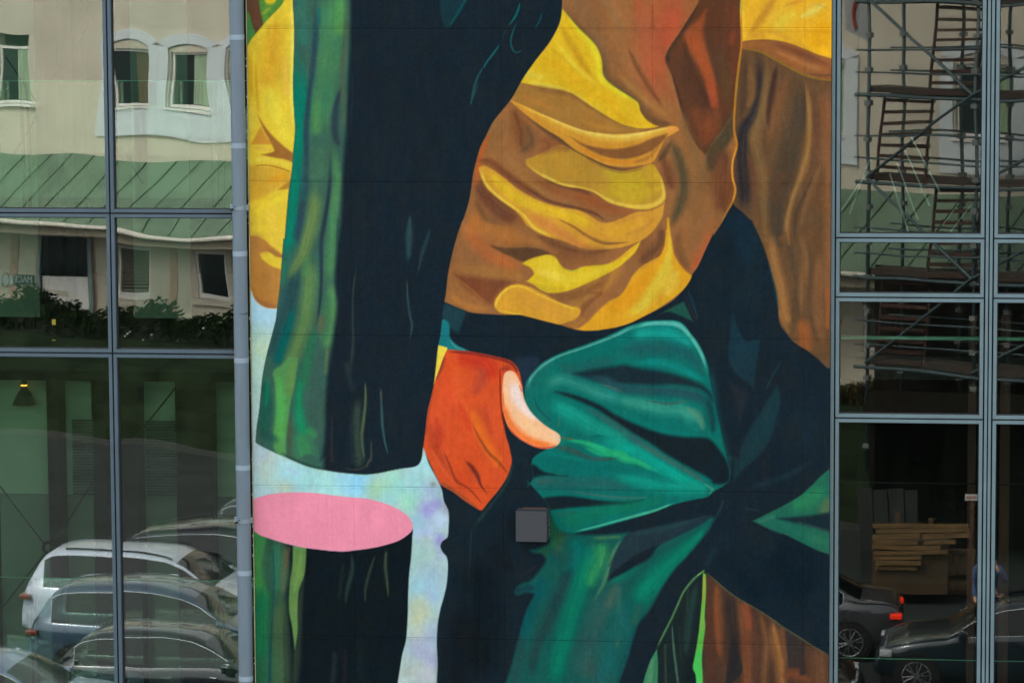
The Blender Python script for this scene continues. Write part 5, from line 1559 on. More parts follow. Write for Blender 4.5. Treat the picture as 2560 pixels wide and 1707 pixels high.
# lower length leans a touch so that the joint gapes on one side
o2 = cyl(PR, 0.0, zcut - 0.0).build('pipe', M['pipe'], pipe)
sl2 = MB()
n0 = 0
cyl(PR * 0.93, zcut - 0.05, zcut + 0.05).build('socket', M['gasket'], pipe)
for me_ in (o.data,):
    for v in me_.vertices:
        if abs(v.co.z - (zcut + 0.006)) < 1e-4:
            v.co.z += 0.005 * (v.co.x / PR) - 0.004
for me_ in (o.data, o2.data):
    for pl in me_.polygons:
        pl.use_smooth = len(pl.vertices) == 4
for py in (-176, 94, 365, 635, 902, 1170, 1433, 1697, 1965, 2235):
    z = W(603, py, -0.12)[1]
    b_ = cyl(PR + 0.0013, z - 0.017, z + 0.017).build('band', M['band'], pipe)
    for pl in b_.data.polygons:
        pl.use_smooth = len(pl.vertices) == 4
for py in (-260, 521, 1303, 2085):
    z = W(603, py, -0.12)[1]
    cb = cyl(PR + 0.004, z - 0.013, z + 0.013)
    c_ = cb.build('clamp', M['clamp'], pipe)
    for pl in c_.data.polygons:
        pl.use_smooth = len(pl.vertices) == 4
    e1 = MB()
    e1.box(-PR - 0.012, -PR + 0.012, -0.02, 0.012, z - 0.010, z + 0.026)
    e1.build('lug', M['clamp'], pipe, bevel=0.002)
    e1 = MB()
    e1.box(PR - 0.006, PR + 0.012, -0.012, 0.02, z - 0.018, z + 0.02)
    e1.build('lug', M['clamp'], pipe, bevel=0.002)
    MB().tube((-PR + 0.014, -PR * 0.86, z - 0.006), (-PR + 0.002, -PR - 0.014, z - 0.008), 0.0065, 6).tube((-PR + 0.026, -PR * 0.9, z + 0.004), (-PR + 0.03, -PR - 0.006, z + 0.012), 0.004, 6).build('bolt', M['rod'], pipe)
    MB().tube((0, PR, z), (0.02, 0.16, z), 0.006).build('stay', M['clamp'], pipe)

# small blobs of old sealant between pipe and painted panels
M['seal'] = mat('old_sealant', (186, 190, 170), 0.8)
sealant = MB()
random.seed(11)
for py in (150, 168, 245, 270, 291, 330, 515, 560, 800, 850, 955, 985, 1150, 1210, 1240, 1318, 1342, 1365, 1392, 1450, 1520, 1645, 1660):
    z = W(625, py)[1]
    sealant.box(XL - 0.010 - random.random() * 0.004, XL - 0.001, 0.012, 0.03, z, z + random.uniform(0.004, 0.02))
sealant.build('sealant', M['seal'], mural)

# ------------------------------------------------------------------ square wall lamp
a = W(1289.5, 1353.5, -0.15)
c = W(1366.5, 1278.5, -0.15)
box = thing('wall_lamp', 'small dark grey cube lamp fixed to the mural below the orange hand', 'wall lamp', ((a[0] + c[0]) / 2, 0, (a[1] + c[1]) / 2))
hw, hh = (c[0] - a[0]) / 2, (c[1] - a[1]) / 2
MB().box(-hw, hw, -0.150, -0.012, -hh, hh).build('housing', M['lampbox'], box, bevel=0.0025)
MB().box(-hw + 0.012, hw - 0.012, -0.011, 0.004, -hh + 0.012, hh - 0.012).build('back_plate', M['gasket'], box)
M['tapeo'] = mat('orange_paint_flecks', (120, 74, 50), 0.7)
tp = MB()
for k in range(5):
    z = -hh + 0.02 + k * 0.035
    tp.box(hw + 0.001, hw + 0.004, -0.03, -0.001, z, z + random.uniform(0.006, 0.02))
tp.box(-hw + 0.03, hw - 0.02, -0.02, -0.001, hh + 0.0005, hh + 0.0015)
tp.build('paint_flecks', M['tapeo'], box)

# ================================================================== across the street (mirrored in the glass)
M['asphalt'] = mat('asphalt', (50, 55, 54), 0.9, spec=0.08, var=0.22, scale=0.8, bump=0.3, bscale=60)
M['grass'] = mat('mown_grass', (30, 40, 25), 0.95, spec=0.05, var=0.5, scale=1.2, bump=0.5, bscale=30)
M['kerb'] = mat('granite_kerb', (64, 66, 62), 0.9, spec=0.1)
M['render'] = mat('beige_render', (196, 187, 168), 0.9, var=0.10, scale=0.8, bump=0.15, bscale=60)
M['white'] = mat('white_trim', (200, 206, 208), 0.7, var=0.05)
M['wframe'] = mat('window_frame_white', (222, 218, 212), 0.5, var=0.03)
M['copper'] = mat('green_copper', (92, 114, 92), 0.6, var=0.22, scale=0.9)
M['copper_d'] = mat('copper_seam', (58, 78, 58), 0.6)
M['gutter'] = mat('pale_gutter', (206, 200, 188), 0.4)
M['soffit'] = mat('soffit', (120, 112, 96), 0.8)
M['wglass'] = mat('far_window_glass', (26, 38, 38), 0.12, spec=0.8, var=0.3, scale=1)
M['curtain'] = mat('pale_curtain', (150, 170, 140), 0.9, var=0.3, scale=5, stretch=(8, 8, 0.3))
M['curtain_b'] = mat('brown_curtain', (92, 78, 54), 0.9, var=0.35, scale=5, stretch=(8, 8, 0.3))
M['tile'] = mat('roof_sheet', (80, 84, 86), 0.6)
M['stripe'] = mat('rose_render', (186, 150, 130), 0.9, var=0.05, scale=2)

g = MB()
g.f.append((0, 1, 2, 3))
g.v += [Vector(p) for p in ((-400, -400, 0), (400, -400, 0), (400, 400, 0), (-400, 400, 0))]
g.build('ground', M['asphalt'], None, kind='structure')

# frame of the opposite building: origin A, u along its wall, n towards the painted wall
dL, dR = 92.0, 80.0
A_ = RV(300, 275, dL)
B_ = RV(2300, 350, dR)
A_.z = B_.z = 0
U = (B_ - A_).normalized()
N = Vector((0, 0, 1)).cross(U)
if N.y < 0:
    N = -N
RZ = math.atan2(U.y, U.x)
flip = 1 if U.cross(N).z > 0 else -1


def BP(px, py, off=0.0):
    """wall coordinates (u, z) of the opposite building, `off` metres in front of its wall"""
    d = ray(px, py)
    c = np.array([CAM[0], 2 * YG - CAM[1], CAM[2]])
    dm = np.array([d[0], -d[1], d[2]])
    o_ = np.array(A_ + N * off)
    nn = np.array(N)
    t = np.dot(o_ - c, nn) / np.dot(dm, nn)
    P_ = c + dm * t - o_
    return float(np.dot(P_, np.array(U))), float(P_[2])


# local axes of things standing on that wall: x = u, y = -n (so the wall faces local -y)
def bthing(name, label, cat, group=None):
    t = thing(name, label, cat, (A_.x, A_.y, 0), 0.0, group)
    mm = Matrix.Identity(4)
    for i in range(3):
        mm[i][0] = U[i]
        mm[i][1] = N[i]
        mm[i][3] = (A_.x, A_.y, 0)[i]
    t.matrix_world = mm
    return t


ub = [BP(-1500, 300)[0], BP(3600, 300)[0]]
bld = bthing('hotel_building', 'cream building with arched white window surrounds and a green copper canopy', 'building')
zc = BP(450, 398)[1]        # top of canopy roof
ze_ = BP(450, 580, 1.9)[1]    # eaves
zs1 = BP(450, 275)[1]
zh1 = BP(450, 125)[1]
zg0, zg1 = BP(530, 747)[1], BP(530, 628)[1]
ZT = 2.0                   # terrace level
wb = MB()
wins = []
k = -12
p1 = BP(474, 200)[0]
pitch_ = BP(474, 200)[0] - BP(323, 200)[0]
while p1 + k * pitch_ < ub[1] - 2:
    c = p1 + k * pitch_
    if k not in (-2, 3, 8, 10, -6, 4) and c > ub[0] + 2:
        wins.append(c)
    k += 1
ww_, wh_ = 1.3, zh1 - zs1
# wall with real openings: piers and bands
zr0 = 10.6 + 1.2
xs_ = [ub[0]]
for c in wins:
    xs_ += [c - ww_ / 2 - 0.04, c + ww_ / 2 + 0.04]
xs_.append(ub[1])
for i in range(0, len(xs_), 2):
    wb.box(xs_[i], xs_[i + 1], -0.35, 0, zs1 - 0.05, zh1 + 0.36)
wb.box(ub[0], ub[1], -0.35, 0, zh1 + 0.36, zr0)
wb.box(ub[0], ub[1], -0.35, 0, zg1 + 0.08, zs1 - 0.05)
gw = []
k = -8
pg = BP(534, 690)[0]
pitg = pg - BP(330, 690)[0]
while pg + k * pitg < ub[1] - 1.5:
    c = pg + k * pitg
    if c > ub[0] + 1.5:
        gw.append(c)
    k += 1
xs_ = [ub[0]]
for c in gw:
    xs_ += [c - 0.56, c + 0.56]
xs_.append(ub[1])
for i in range(0, len(xs_), 2):
    wb.box(xs_[i], xs_[i + 1], -0.35, 0, zg0 - 0.06, zg1 + 0.08)
wb.box(ub[0], ub[1], -0.35, 0, ZT - 2, zg0 - 0.06)
wb.box(ub[0], ub[1], -9, -8.7, 0, zr0)
wb.box(ub[0], ub[0] + 0.3, -8.69, -0.36, 0, zr0)
wb.box(ub[1] - 0.3, ub[1], -8.69, -0.36, 0, zr0)
wb.build('wall', M['render'], bld)
rfm = MB()
rfm.prism([(0.5, zr0 + 0.01), (0.5, zr0 + 0.25), (-4.5, zr0 + 2.6), (-9.5, zr0 + 0.25), (-9.5, zr0 + 0.01)], ub[0] - 0.5, ub[1] + 0.5, 'x')
rfm.build('roof', M['tile'], bld)


def arch(cx, w, z0, zspr, rise, n=14):
    pts = [(cx - w / 2, z0), (cx + w / 2, z0)]
    for i in range(n + 1):
        t = i / n
        x = cx + w / 2 - w * t
        pts.append((x, zspr + rise * math.sin(math.pi * t) ** 0.85))
    return pts


for i, c in enumerate(wins):
    if c < p1 - 2.2 * pitch_ and c > p1 - 6 * pitch_:
        plain_window = True
    else:
        plain_window = False
    sm = MB()
    # white surround: outer arched plate split round the opening
    z0 = zs1 - 0.75
    o_ = arch(c, pitch_ - 0.006, zh1 + 0.02, zh1 + 0.24, 0.30)[2:]
    i_ = arch(c, ww_ + 0.16, zh1 + 0.02, zh1 + 0.12, 0.16)[2:]
    for a in range(len(o_) - 1):
        sm.prism([o_[a], o_[a + 1], i_[a + 1], i_[a]], 0.003, 0.07)
    wl, wr_ = c - pitch_ / 2 + 0.003, c + pitch_ / 2 - 0.003
    sm.box(wl, c - ww_ / 2 - 0.08, 0.003, 0.068, zs1 - 0.12, zh1 + 0.16)
    sm.box(c + ww_ / 2 + 0.08, wr_, 0.003, 0.068, zs1 - 0.12, zh1 + 0.16)
    sm.box(wl, wr_, 0.003, 0.069, z0, zs1 - 0.121)
    if not plain_window:
        f = sm.build('window_surround', M['white'], bld)
    # tympanum in the arch
    if not plain_window:
        MB().prism(arch(c, ww_ + 0.12, zh1 + 0.03, zh1 + 0.10, 0.15), 0.001, 0.012).build('tympanum', M['render'], bld)
    fr_ = MB()
    ring(fr_, c - ww_ / 2 - 0.03, c + ww_ / 2 + 0.03, zs1 - 0.04, zh1 + 0.03, 0.075, -0.16, -0.08)
    w_ = fr_.build('window', M['wframe'], bld)
    MB().box(c - ww_ / 2, c + ww_ / 2, -0.14, -0.13, zs1, zh1).build('pane', M['wglass'], w_)
    MB().box(c - ww_ / 2 - 0.1, c + ww_ / 2 + 0.1, -0.07, 0.11, zs1 - 0.11, zs1 - 0.05).build('sill', M['wframe'], w_)
    cw = 0.42 if i % 2 else 0.5
    cb_ = MB()
    nf = 9
    x0_ = c + ww_ / 2 - 0.06 - cw
    pts = [(x0_ + cw * t / nf, -0.125 + (0.018 if t % 2 else 0)) for t in range(nf + 1)]
    n0_ = len(cb_.v)
    for (x_, y_) in pts:
        cb_.v += [Vector((x_, y_ + 0.004, zs1 + 0.05)), Vector((x_, y_ + 0.004, zh1 - 0.06))]
    for t in range(nf):
        cb_.f.append((2 * t, 2 * t + 2, 2 * t + 3, 2 * t + 1))
    cb_.build('curtain', M['curtain'] if i % 3 else M['curtain_b'], w_)
for i, c in enumerate(gw):
    fr_ = MB()
    ring(fr_, c - 0.56, c + 0.56, zg0 - 0.06, zg1 + 0.08, 0.09, -0.12, -0.04)
    w_ = fr_.build('window', M['wframe'], bld)
    MB().box(c - 0.5, c + 0.5, -0.11, -0.10, zg0, zg1 + 0.02).build('pane', M['wglass'], w_)
    MB().box(c - 0.7, c + 0.7, 0.001, 0.10, zg0 - 0.2, zg0 - 0.07).build('sill', M['render'], w_)
    if i % 2:
        bl = MB()
        for q in range(22):
            z = zg0 + 0.04 + q * (zg1 - zg0) / 22
            bl.box(c - 0.46, c + 0.46, -0.098, -0.092, z, z + 0.03)
        bl.build('blind', M['soffit'], w_, kind='stuff')
    MB().box(c + pitg / 2 - 0.14, c + pitg / 2 + 0.14, 0.001, 0.03, ZT, zg1 + 0.7).build('pilaster', M['stripe'], bld)
# green copper canopy with standing seams
cn = MB()
cn.prism([(0.0, ze_ + 0.15), (1.9, ze_), (1.9, ze_ + 0.05), (0.06, zc), (0.0, zc)], ub[0] + 0.2, ub[1] - 0.2, 'x')
can = cn.build('canopy_roof', M['copper'], bld)
u_ = ub[0] + 0.4
while u_ < ub[1] - 0.4:
    MB().tube((u_, 0.08, zc), (u_ - 0.45, 1.88, ze_ + 0.07), 0.024, 4).build('seam', M['copper_d'], can)
    u_ += 0.9
MB().tube((ub[0] + 0.2, 1.97, ze_ - 0.01), (ub[1] - 0.2, 1.97, ze_ - 0.01), 0.065, 10).build('gutter', M['gutter'], bld, smooth=True)
MB().box(ub[0] + 0.2, ub[1] - 0.2, 1.55, 1.86, ze_ - 0.3, ze_ - 0.02).build('fascia', M['soffit'], bld)
MB().box(ub[0] + 0.3, ub[1] - 0.3, 0.001, 0.05, zg1 + 0.16, ze_ + 0.1).build('eave_shade_band', M['wglass'], bld)  # dark band added for the shade on the wall under the canopy

# company plate by the door
cx, cz_p = BP(64, 530 + 470 / 2.8)
sg = bthing('company_sign', 'small dark sign with pale letters beside the entrance under the canopy', 'sign')
M['signd'] = mat('sign_dark', (30, 58, 62), 0.5)
M['signw'] = mat('sign_letters', (190, 200, 196), 0.6)
u0, z0 = BP(40, 530 + 500 / 2.8, 0.05)
u1, z1 = BP(88, 530 + 440 / 2.8, 0.05)
MB().box(u0, u1, 0.05, 0.08, z0, z1).build('plate', M['signd'], sg)
tcu = bpy.data.curves.new('lettering', 'FONT')
tcu.body = 'MÄCE'
tcu.size = 0.26
tcu.extrude = 0.004
tcu.align_x = 'CENTER'
tcu.align_y = 'CENTER'
tcu.materials.append(M['signw'])
tmp_ = bpy.data.objects.new('tmp', tcu)
scene.collection.objects.link(tmp_)
bpy.context.view_layer.update()
tme = bpy.data.meshes.new_from_object(tmp_)
bpy.data.objects.remove(tmp_)
to = new_obj('lettering', tme, None, sg)
# letters read from the street: their right is local -x or +x depending on the handedness of the wall frame
to.matrix_local = Matrix(((-1, 0, 0, (u0 + u1) / 2), (0, 0, 1, 0.088), (0, 1, 0, (z0 + z1) / 2), (0, 0, 0, 1)))
u0, z0 = BP(0, 530 + 495 / 2.8, 0.05)
u1, z1 = BP(36, 530 + 440 / 2.8, 0.05)
s2 = MB().box(u0, u1, 0.05, 0.07, z0, z1).build('plate', M['signw'], sg)
mb_ = MB()
ell = [((u0 + u1) / 2 + 0.14 * math.cos(t * math.pi / 10), 0.074, (z0 + z1) / 2 + 0.2 * math.sin(t * math.pi / 10)) for t in range(21)]
mb_.path(ell, 0.012, 5)
mb_.build('emblem', M['signd'], sg)

# entrance door under the canopy
M['doorg'] = mat('door_grey', (122, 134, 132), 0.5)
dr = bthing('entrance_door', 'grey glazed entrance door under the copper canopy beside the dark sign', 'door')
u0, u1 = BP(98, 700, 0.05)[0], BP(235, 700, 0.05)[0]
fr_ = MB()
ring(fr_, u0, u1, ZT, zg1 + 0.25, 0.14, 0.035, 0.12)
fr_.build('frame', M['doorg'], dr)
MB().box(u0 + 0.141, u1 - 0.141, 0.04, 0.07, zg0 + 0.3, zg1 + 0.1).build('pane', M['wglass'], dr)
MB().box(u0 + 0.141, u1 - 0.141, 0.04, 0.08, ZT + 0.15, zg0 + 0.29).build('door_panel', M['wframe'], dr)
MB().tube((u0 + 0.22, 0.13, zg0 - 0.1), (u0 + 0.22, 0.13, zg0 + 0.5), 0.02).build('handle', M['rod'], dr)

# terrace with grass banks stepping down to the street
tr = MB()
tr.prism([(0, 0.0), (0, ZT), (3.0, ZT), (3.15, 1.62), (3.75, 1.58), (3.9, 1.22), (4.5, 1.18), (4.65, 0.82), (5.25, 0.78), (5.4, 0.42), (6.0, 0.38), (6.2, 0.0)], ub[0] - 30, ub[1] + 30, 'x')
to_ = tr.build('grass_bank', M['grass'], None, kind='structure')
mm = Matrix.Identity(4)
for i in range(3):
    mm[i][0] = U[i]
    mm[i][1] = N[i]
    mm[i][3] = (A_.x, A_.y, 0)[i]
to_.matrix_world = mm
kb = MB()
kb.box(ub[0] - 30, ub[1] + 30, 6.25, 6.4, -0.1, 0.13)
ko = kb.build('kerb', M['kerb'], None, kind='structure')
ko.matrix_world = mm

# hedge along the terrace
M['leaf'] = mat('hedge_leaf', (42, 66, 30), 0.8, spec=0.15, var=0.5, scale=3)
M['leafb'] = mat('hedge_leaf_brown', (78, 66, 24), 0.7, var=0.4, scale=3)
M['twig'] = mat('hedge_core', (24, 34, 18), 0.9)
random.seed(5)


def hedge(px0, px1, base, height, m_, label, seed, grp, cut=None, dens=750):
    random.seed(seed)
    h = bthing('hedge', label, 'hedge', grp)
    a, b_ = BP(px0, 780, 2.2)[0], BP(px1, 780, 2.2)[0]
    top = lambda u: height + 0.22 * math.sin(u * 1.7 + seed) + 0.14 * math.sin(u * 4.3 + 2 * seed) + 0.08 * math.sin(u * 9.1)
    cb_ = MB()
    nseg = max(4, int((b_ - a) / 0.4))
    for i in range(nseg):
        x0_, x1_ = a + (b_ - a) * i / nseg, a + (b_ - a) * (i + 1) / nseg
        cb_.box(x0_ + 0.01, x1_ - 0.01, 1.95, 2.5, base, base + top((x0_ + x1_) / 2) * 0.8)
    cb_.build('stems', M['twig'], h, kind='stuff')
    lf = MB()
    n_ = int((b_ - a) * dens)
    for i in range(n_):
        x_ = random.uniform(a, b_)
        y_ = random.uniform(1.85, 2.75)
        zt_ = top(x_)
        z_ = base + zt_ * (1 - random.random() ** 2.0 * 0.98) + random.uniform(-0.05, 0.1)
        s_ = random.uniform(0.04, 0.085)
        c_ = Vector((x_, y_, z_))
        d1 = Vector((random.gauss(0, 1), random.gauss(0, 1), random.gauss(0.6, 1))).normalized()
        d2 = d1.orthogonal().normalized()
        n0 = len(lf.v)
        lf.v += [c_ - d1 * s_ * 1.6, c_ + d2 * s_ * 0.6, c_ + d1 * s_ * 1.6, c_ - d2 * s_ * 0.6]
        lf.f.append((n0, n0 + 1, n0 + 2, n0 + 3))
    new_obj('foliage', lf.mesh('foliage', fix=False), m_, h, kind='stuff')


hedge(-300, 900, ZT, 0.72, M['leaf'], 'bushy green hedge on the bank in front of the ground floor windows', 3, 'hedges on the terrace')
hedge(2060, 2190, ZT - 0.4, 0.7, M['leafb'], 'low brownish hedge beside the scaffold tower', 9, 'hedges on the terrace')
bl = bthing('flowering_plant', 'sprinkle of small white blossoms on the green hedge', 'flowers')
fb = MB()
for px, py in ((323, 835), (316, 843), (373, 864), (368, 858), (384, 867), (391, 840), (510, 822), (122, 846), (330, 828), (140, 876)):
    u_, z_ = BP(px, py, 2.85)
    fb.box(u_ - 0.02, u_ + 0.02, 2.86, 2.9, z_ - 0.022, z_ + 0.022)
fb.build('blossom', M['white'], bl, kind='stuff')

# ------------------------------------------------------------------ cars
M['tyre'] = mat('tyre_rubber', (22, 22, 23), 0.85)
M['rim'] = mat('alloy_rim', (120, 124, 128), 0.4, 0.6)
M['chrome'] = mat('chrome_trim', (190, 195, 200), 0.2, 1.0)
M['carglass'] = mat('car_glass', (12, 20, 22), 0.05, spec=0.5)
M['black'] = mat('black_plastic', (18, 19, 20), 0.5)
M['tail'] = mat('tail_lamp', (120, 14, 16), 0.15, coat=1.0)
M['tail_lit'] = mat('lit_tail_lamp', (220, 40, 20), 0.2, emit=(255, 50, 20), es=0.6)
M['headl'] = mat('head_lamp', (190, 196, 200), 0.1, coat=1.0)


def paint(name, c, rough=0.28, metal=0.35):
    return mat(name, c, rough, metal, 0.03, 2, coat=1.0)


PROF = {
    'suv': dict(L=4.65, W=1.86, belt=1.08, top=[(0, .55), (.012, .95), (.03, 1.1), (.055, 1.3), (.09, 1.56), (.13, 1.655), (.2, 1.69), (.32, 1.71), (.46, 1.69), (.56, 1.63),
                                                 (.63, 1.5), (.69, 1.3), (.745, 1.1), (.8, 1.06), (.88, 1.0), (.95, .9), (.985, .74), (1, .5)], glass=(.09, .70), ws=(.60, .745), rw=(.03, .09), wheels=(.19, .80), wr=.36),
    'hatch': dict(L=4.35, W=1.82, belt=1.0, top=[(0, .5), (.012, .86), (.035, 1.03), (.07, 1.22), (.12, 1.42), (.18, 1.5), (.3, 1.535), (.42, 1.53), (.52, 1.47),
                                                  (.6, 1.34), (.67, 1.14), (.72, .99), (.8, .95), (.88, .89), (.95, .79), (.985, .65), (1, .45)], glass=(.10, .67), ws=(.57, .72), rw=(.03, .12), wheels=(.17, .84), wr=.33),
    'sedan': dict(L=4.5, W=1.78, belt=.94, top=[(0, .5), (.01, .82), (.03, .97), (.08, 1.0), (.15, 1.01), (.2, 1.12), (.27, 1.31), (.34, 1.41), (.44, 1.44), (.54, 1.42),
                                                 (.61, 1.3), (.67, 1.12), (.72, .96), (.8, .93), (.88, .87), (.95, .78), (.985, .64), (1, .45)], glass=(.22, .68), ws=(.57, .72), rw=(.16, .27), wheels=(.2, .81), wr=.32),
}


def car(kind, label, pm, loc, rz, lit=False, rails=False):
    P_ = PROF[kind]
    L, Wd, belt = P_['L'], P_['W'], P_['belt']
    t_ = thing('parked_car', label, 'car', loc, rz, 'cars parked along the street')
    tx = np.array([a for a, _ in P_['top']])
    tz = np.array([b for _, b in P_['top']])
    NS = 64
    ts_ = np.sort(np.concatenate([np.linspace(0, 1, NS), [0.006, 0.02, 0.98, 0.994]]))
    NS = len(ts_)
    # smooth top profile
    fine_t = np.linspace(0, 1, 400)
    ft = np.interp(fine_t, tx, tz)
    ker = np.hanning(17)
    ker /= ker.sum()
    fs = np.convolve(np.pad(ft, 8, mode='edge'), ker, mode='valid')
    tops = np.interp(ts_, fine_t, fs)
    V_, idx = [], []
    for t, tp in zip(ts_, tops):
        e = abs(2 * t - 1)
        w = Wd / 2 * (1 - 0.20 * e ** 9 - 0.05 * e ** 3)
        zb = 0.24 + 0.10 * max(0, e - 0.86) / 0.14
        b_ = min(belt + 0.03 * (0.5 - t), tp - 0.045)
        gh = tp - b_
        s_ = min(1, max(0, (gh - 0.05) / 0.45))
        wt = w * (0.96 - 0.17 * s_)
        h = max(0.02, b_ - zb)
        half = [(w * 0.90, zb), (w * 0.985, zb + h * 0.12), (w * 1.0, zb + h * 0.38), (w * 0.985, zb + h * 0.62), (w * 0.99, zb + h * 0.80), (w * 0.965, b_ - 0.03 * min(1, h)), (w * 0.94, b_),
                (w * 0.94 + (wt - w * 0.94) * 0.5, b_ + gh * 0.42), (wt, b_ + gh * 0.84), (wt * 0.93, b_ + gh * 0.95), (wt * 0.6, tp), (0, tp + 0.012)]
        rng_ = half + [(-a, b) for a, b in half[-2::-1]]
        idx.append(range(len(V_), len(V_) + len(rng_)))
        V_ += [(t * L, a, b) for a, b in rng_]
    nr = len(idx[0])
    parts = dict(body=[], side_window=[], windscreen=[], rear_window=[])
    g0, g1 = P_['glass']
    pil = (g0 + (g1 - g0) * 0.22, g0 + (g1 - g0) * 0.60)
    for i in range(NS - 1):
        tm = (ts_[i] + ts_[i + 1]) / 2
        for j in range(nr - 1):
            q = (idx[i][j], idx[i + 1][j], idx[i + 1][j + 1], idx[i][j + 1])
            jj = min(j, nr - 2 - j)
            key = 'body'
            gh = tops[i] - belt
            if jj in (6, 7) and g0 < tm < g1 and gh > 0.14:
                key = 'side_window'
            if jj >= 9 and P_['ws'][0] < tm < P_['ws'][1] - 0.01:
                key = 'windscreen'
            if jj >= 9 and P_['rw'][0] < tm < P_['rw'][1]:
                key = 'rear_window'
            parts[key].append(q)
    cap0 = tuple(idx[0])[::-1]
    cap1 = tuple(idx[-1])
    parts['body'] += [cap0, cap1]
    for key, fs_ in parts.items():
        used = sorted({v for q in fs_ for v in q})
        mp = {v: k_ for k_, v in enumerate(used)}
        me = bpy.data.meshes.new(key)
        me.from_pydata([V_[v] for v in used], [], [tuple(mp[v] for v in q) for q in fs_])
        bm = bmesh.new()
        bm.from_mesh(me)
        bmesh.ops.recalc_face_normals(bm, faces=bm.faces)
        bm.to_mesh(me)
        bm.free()
        me.shade_smooth()
        new_obj(key, me, pm if key == 'body' else M['carglass'], t_)
    MB().box(0.12, L - 0.12, -Wd * 0.43, Wd * 0.43, 0.18, 0.3).build('underbody', M['black'], t_)
    for s_ in (-1, 1):
        wl = [k_ for k_ in range(NS) if g0 - 0.01 < ts_[k_] < g1 + 0.005]
        jlo = 6 if s_ > 0 else nr - 7
        jhi = 8 if s_ > 0 else nr - 9
        lo = [Vector(V_[idx[k_][jlo]]) + Vector((0, 0.006 * s_, 0)) for k_ in wl]
        hi = [Vector(V_[idx[k_][jhi]]) + Vector((0, 0.006 * s_, 0.004)) for k_ in wl]
        MB().path(hi, 0.008, 5).path(lo, 0.006, 5).path([lo[0], hi[0]], 0.008, 5).build('window_trim', M['chrome'], t_)
        if rails:
            rr_ = [Vector(V_[idx[k_][9 if s_ > 0 else nr - 10]]) + Vector((0, -0.03 * s_, 0.035)) for k_ in range(NS) if .17 < ts_[k_] < .60]
            MB().path(rr_, 0.017, 6).build('roof_rail', M['black'], t_)
        w = Wd / 2
        for wt_ in P_['wheels']:
            R_ = P_['wr']
            cxw = wt_ * L
            MB().tube((cxw, s_ * (w - 0.10), R_), (cxw, s_ * (w + 0.004), R_), R_ + 0.055, 28).build('wheel_arch', M['black'], t_)
            o_ = MB().tube((cxw, s_ * (w - 0.2), R_), (cxw, s_ * (w + 0.02), R_), R_, 28).build('tyre', M['tyre'], t_, bevel=0.015)
            rm = MB()
            pts = [(cxw + (R_ * 0.7) * math.cos(a * math.pi / 14), s_ * (w + 0.022), R_ + R_ * 0.7 * math.sin(a * math.pi / 14)) for a in range(29)]
            rm.path(pts, 0.016, 5)
            for a in range(12):
                an = a * math.pi / 6 + (0.09 if a % 2 else -0.09)
                rm.tube((cxw + 0.04 * math.cos(an), s_ * (w + 0.028), R_ + 0.04 * math.sin(an)), (cxw + R_ * 0.69 * math.cos(an), s_ * (w + 0.022), R_ + R_ * 0.69 * math.sin(an)), 0.013, 5)
            rm.tube((cxw, s_ * (w + 0.02), R_), (cxw, s_ * (w + 0.04), R_), 0.05, 12)
            rm.build('rim', M['rim'], o_)
        zl_ = belt - 0.16
        tl = MB()
        tl.box(0.02, 0.22, s_ * w * 0.70, s_ * (w * 0.955), zl_ - 0.05, zl_ + 0.04)
        tl.build('tail_lamp', M['tail_lit'] if lit else M['tail'], t_, bevel=0.03)
        MB().box(L - 0.30, L - 0.10, s_ * w * 0.62, s_ * (w * 0.94), 0.62, 0.74).build('headlight', M['headl'], t_, bevel=0.03)
        mi = MB().box(L * (g1 + 0.0) - 0.10, L * g1 + 0.06, s_ * (w + 0.0), s_ * (w + 0.16), belt - 0.02, belt + 0.11)
        mi.build('mirror', pm, t_, bevel=0.03)
        MB().box(L * 0.42, L * 0.42 + 0.18, s_ * (w - 0.01), s_ * (w + 0.02), belt - 0.14, belt - 0.11).tube((L * 0.60, s_ * (w - 0.01), belt - 0.125), (L * 0.60 + 0.1, s_ * (w + 0.012), belt - 0.125), 0.014).build('door_handle', M['chrome'], t_)
    MB().box(-0.012, 0.06, -Wd * 0.34, Wd * 0.34, 0.36, 0.46).build('bumper_strip', M['black'], t_)
    return t_


PW = paint('pearl_white', (190, 200, 216), 0.3, 0.1)
PB = paint('slate_blue', (66, 84, 106), 0.25, 0.4)
PD = paint('dark_navy', (24, 32, 40), 0.22, 0.3)
PS = paint('silver_blue', (140, 160, 188), 0.28, 0.5)
PG = paint('graphite', (86, 88, 94), 0.28, 0.5)
PBR = paint('dark_bronze', (60, 46, 36), 0.25, 0.5)
PK = paint('dark_teal_black', (34, 48, 56), 0.22, 0.3)


def car_x(px, dist):
    return RV(px, 1400, dist)


for kind, px, dist, pm, label, rails in (
        ('hatch', -350, 51.8, PS, 'silver blue car nearest the glass, cut by the lower left corner', False),
        ('hatch', 150, 54.1, PD, 'dark car with bright window trim, second from the glass', False),
        ('suv', 96, 57.1, PB, 'slate blue crossover parked between the white and the dark car', False),
        ('suv', 82, 60.3, PW, 'white SUV with black roof rails in the row of parked cars', True),
        ('suv', 290, 62.7, PD, 'dark SUV parked behind the white SUV', True),
        ('suv', 520, 66.0, PK, 'dark SUV farthest back in the row', False)):
    p_ = car_x(px, dist)
    car(kind, label, pm, (p_.x, p_.y, 0), math.radians(2.0), rails=rails)
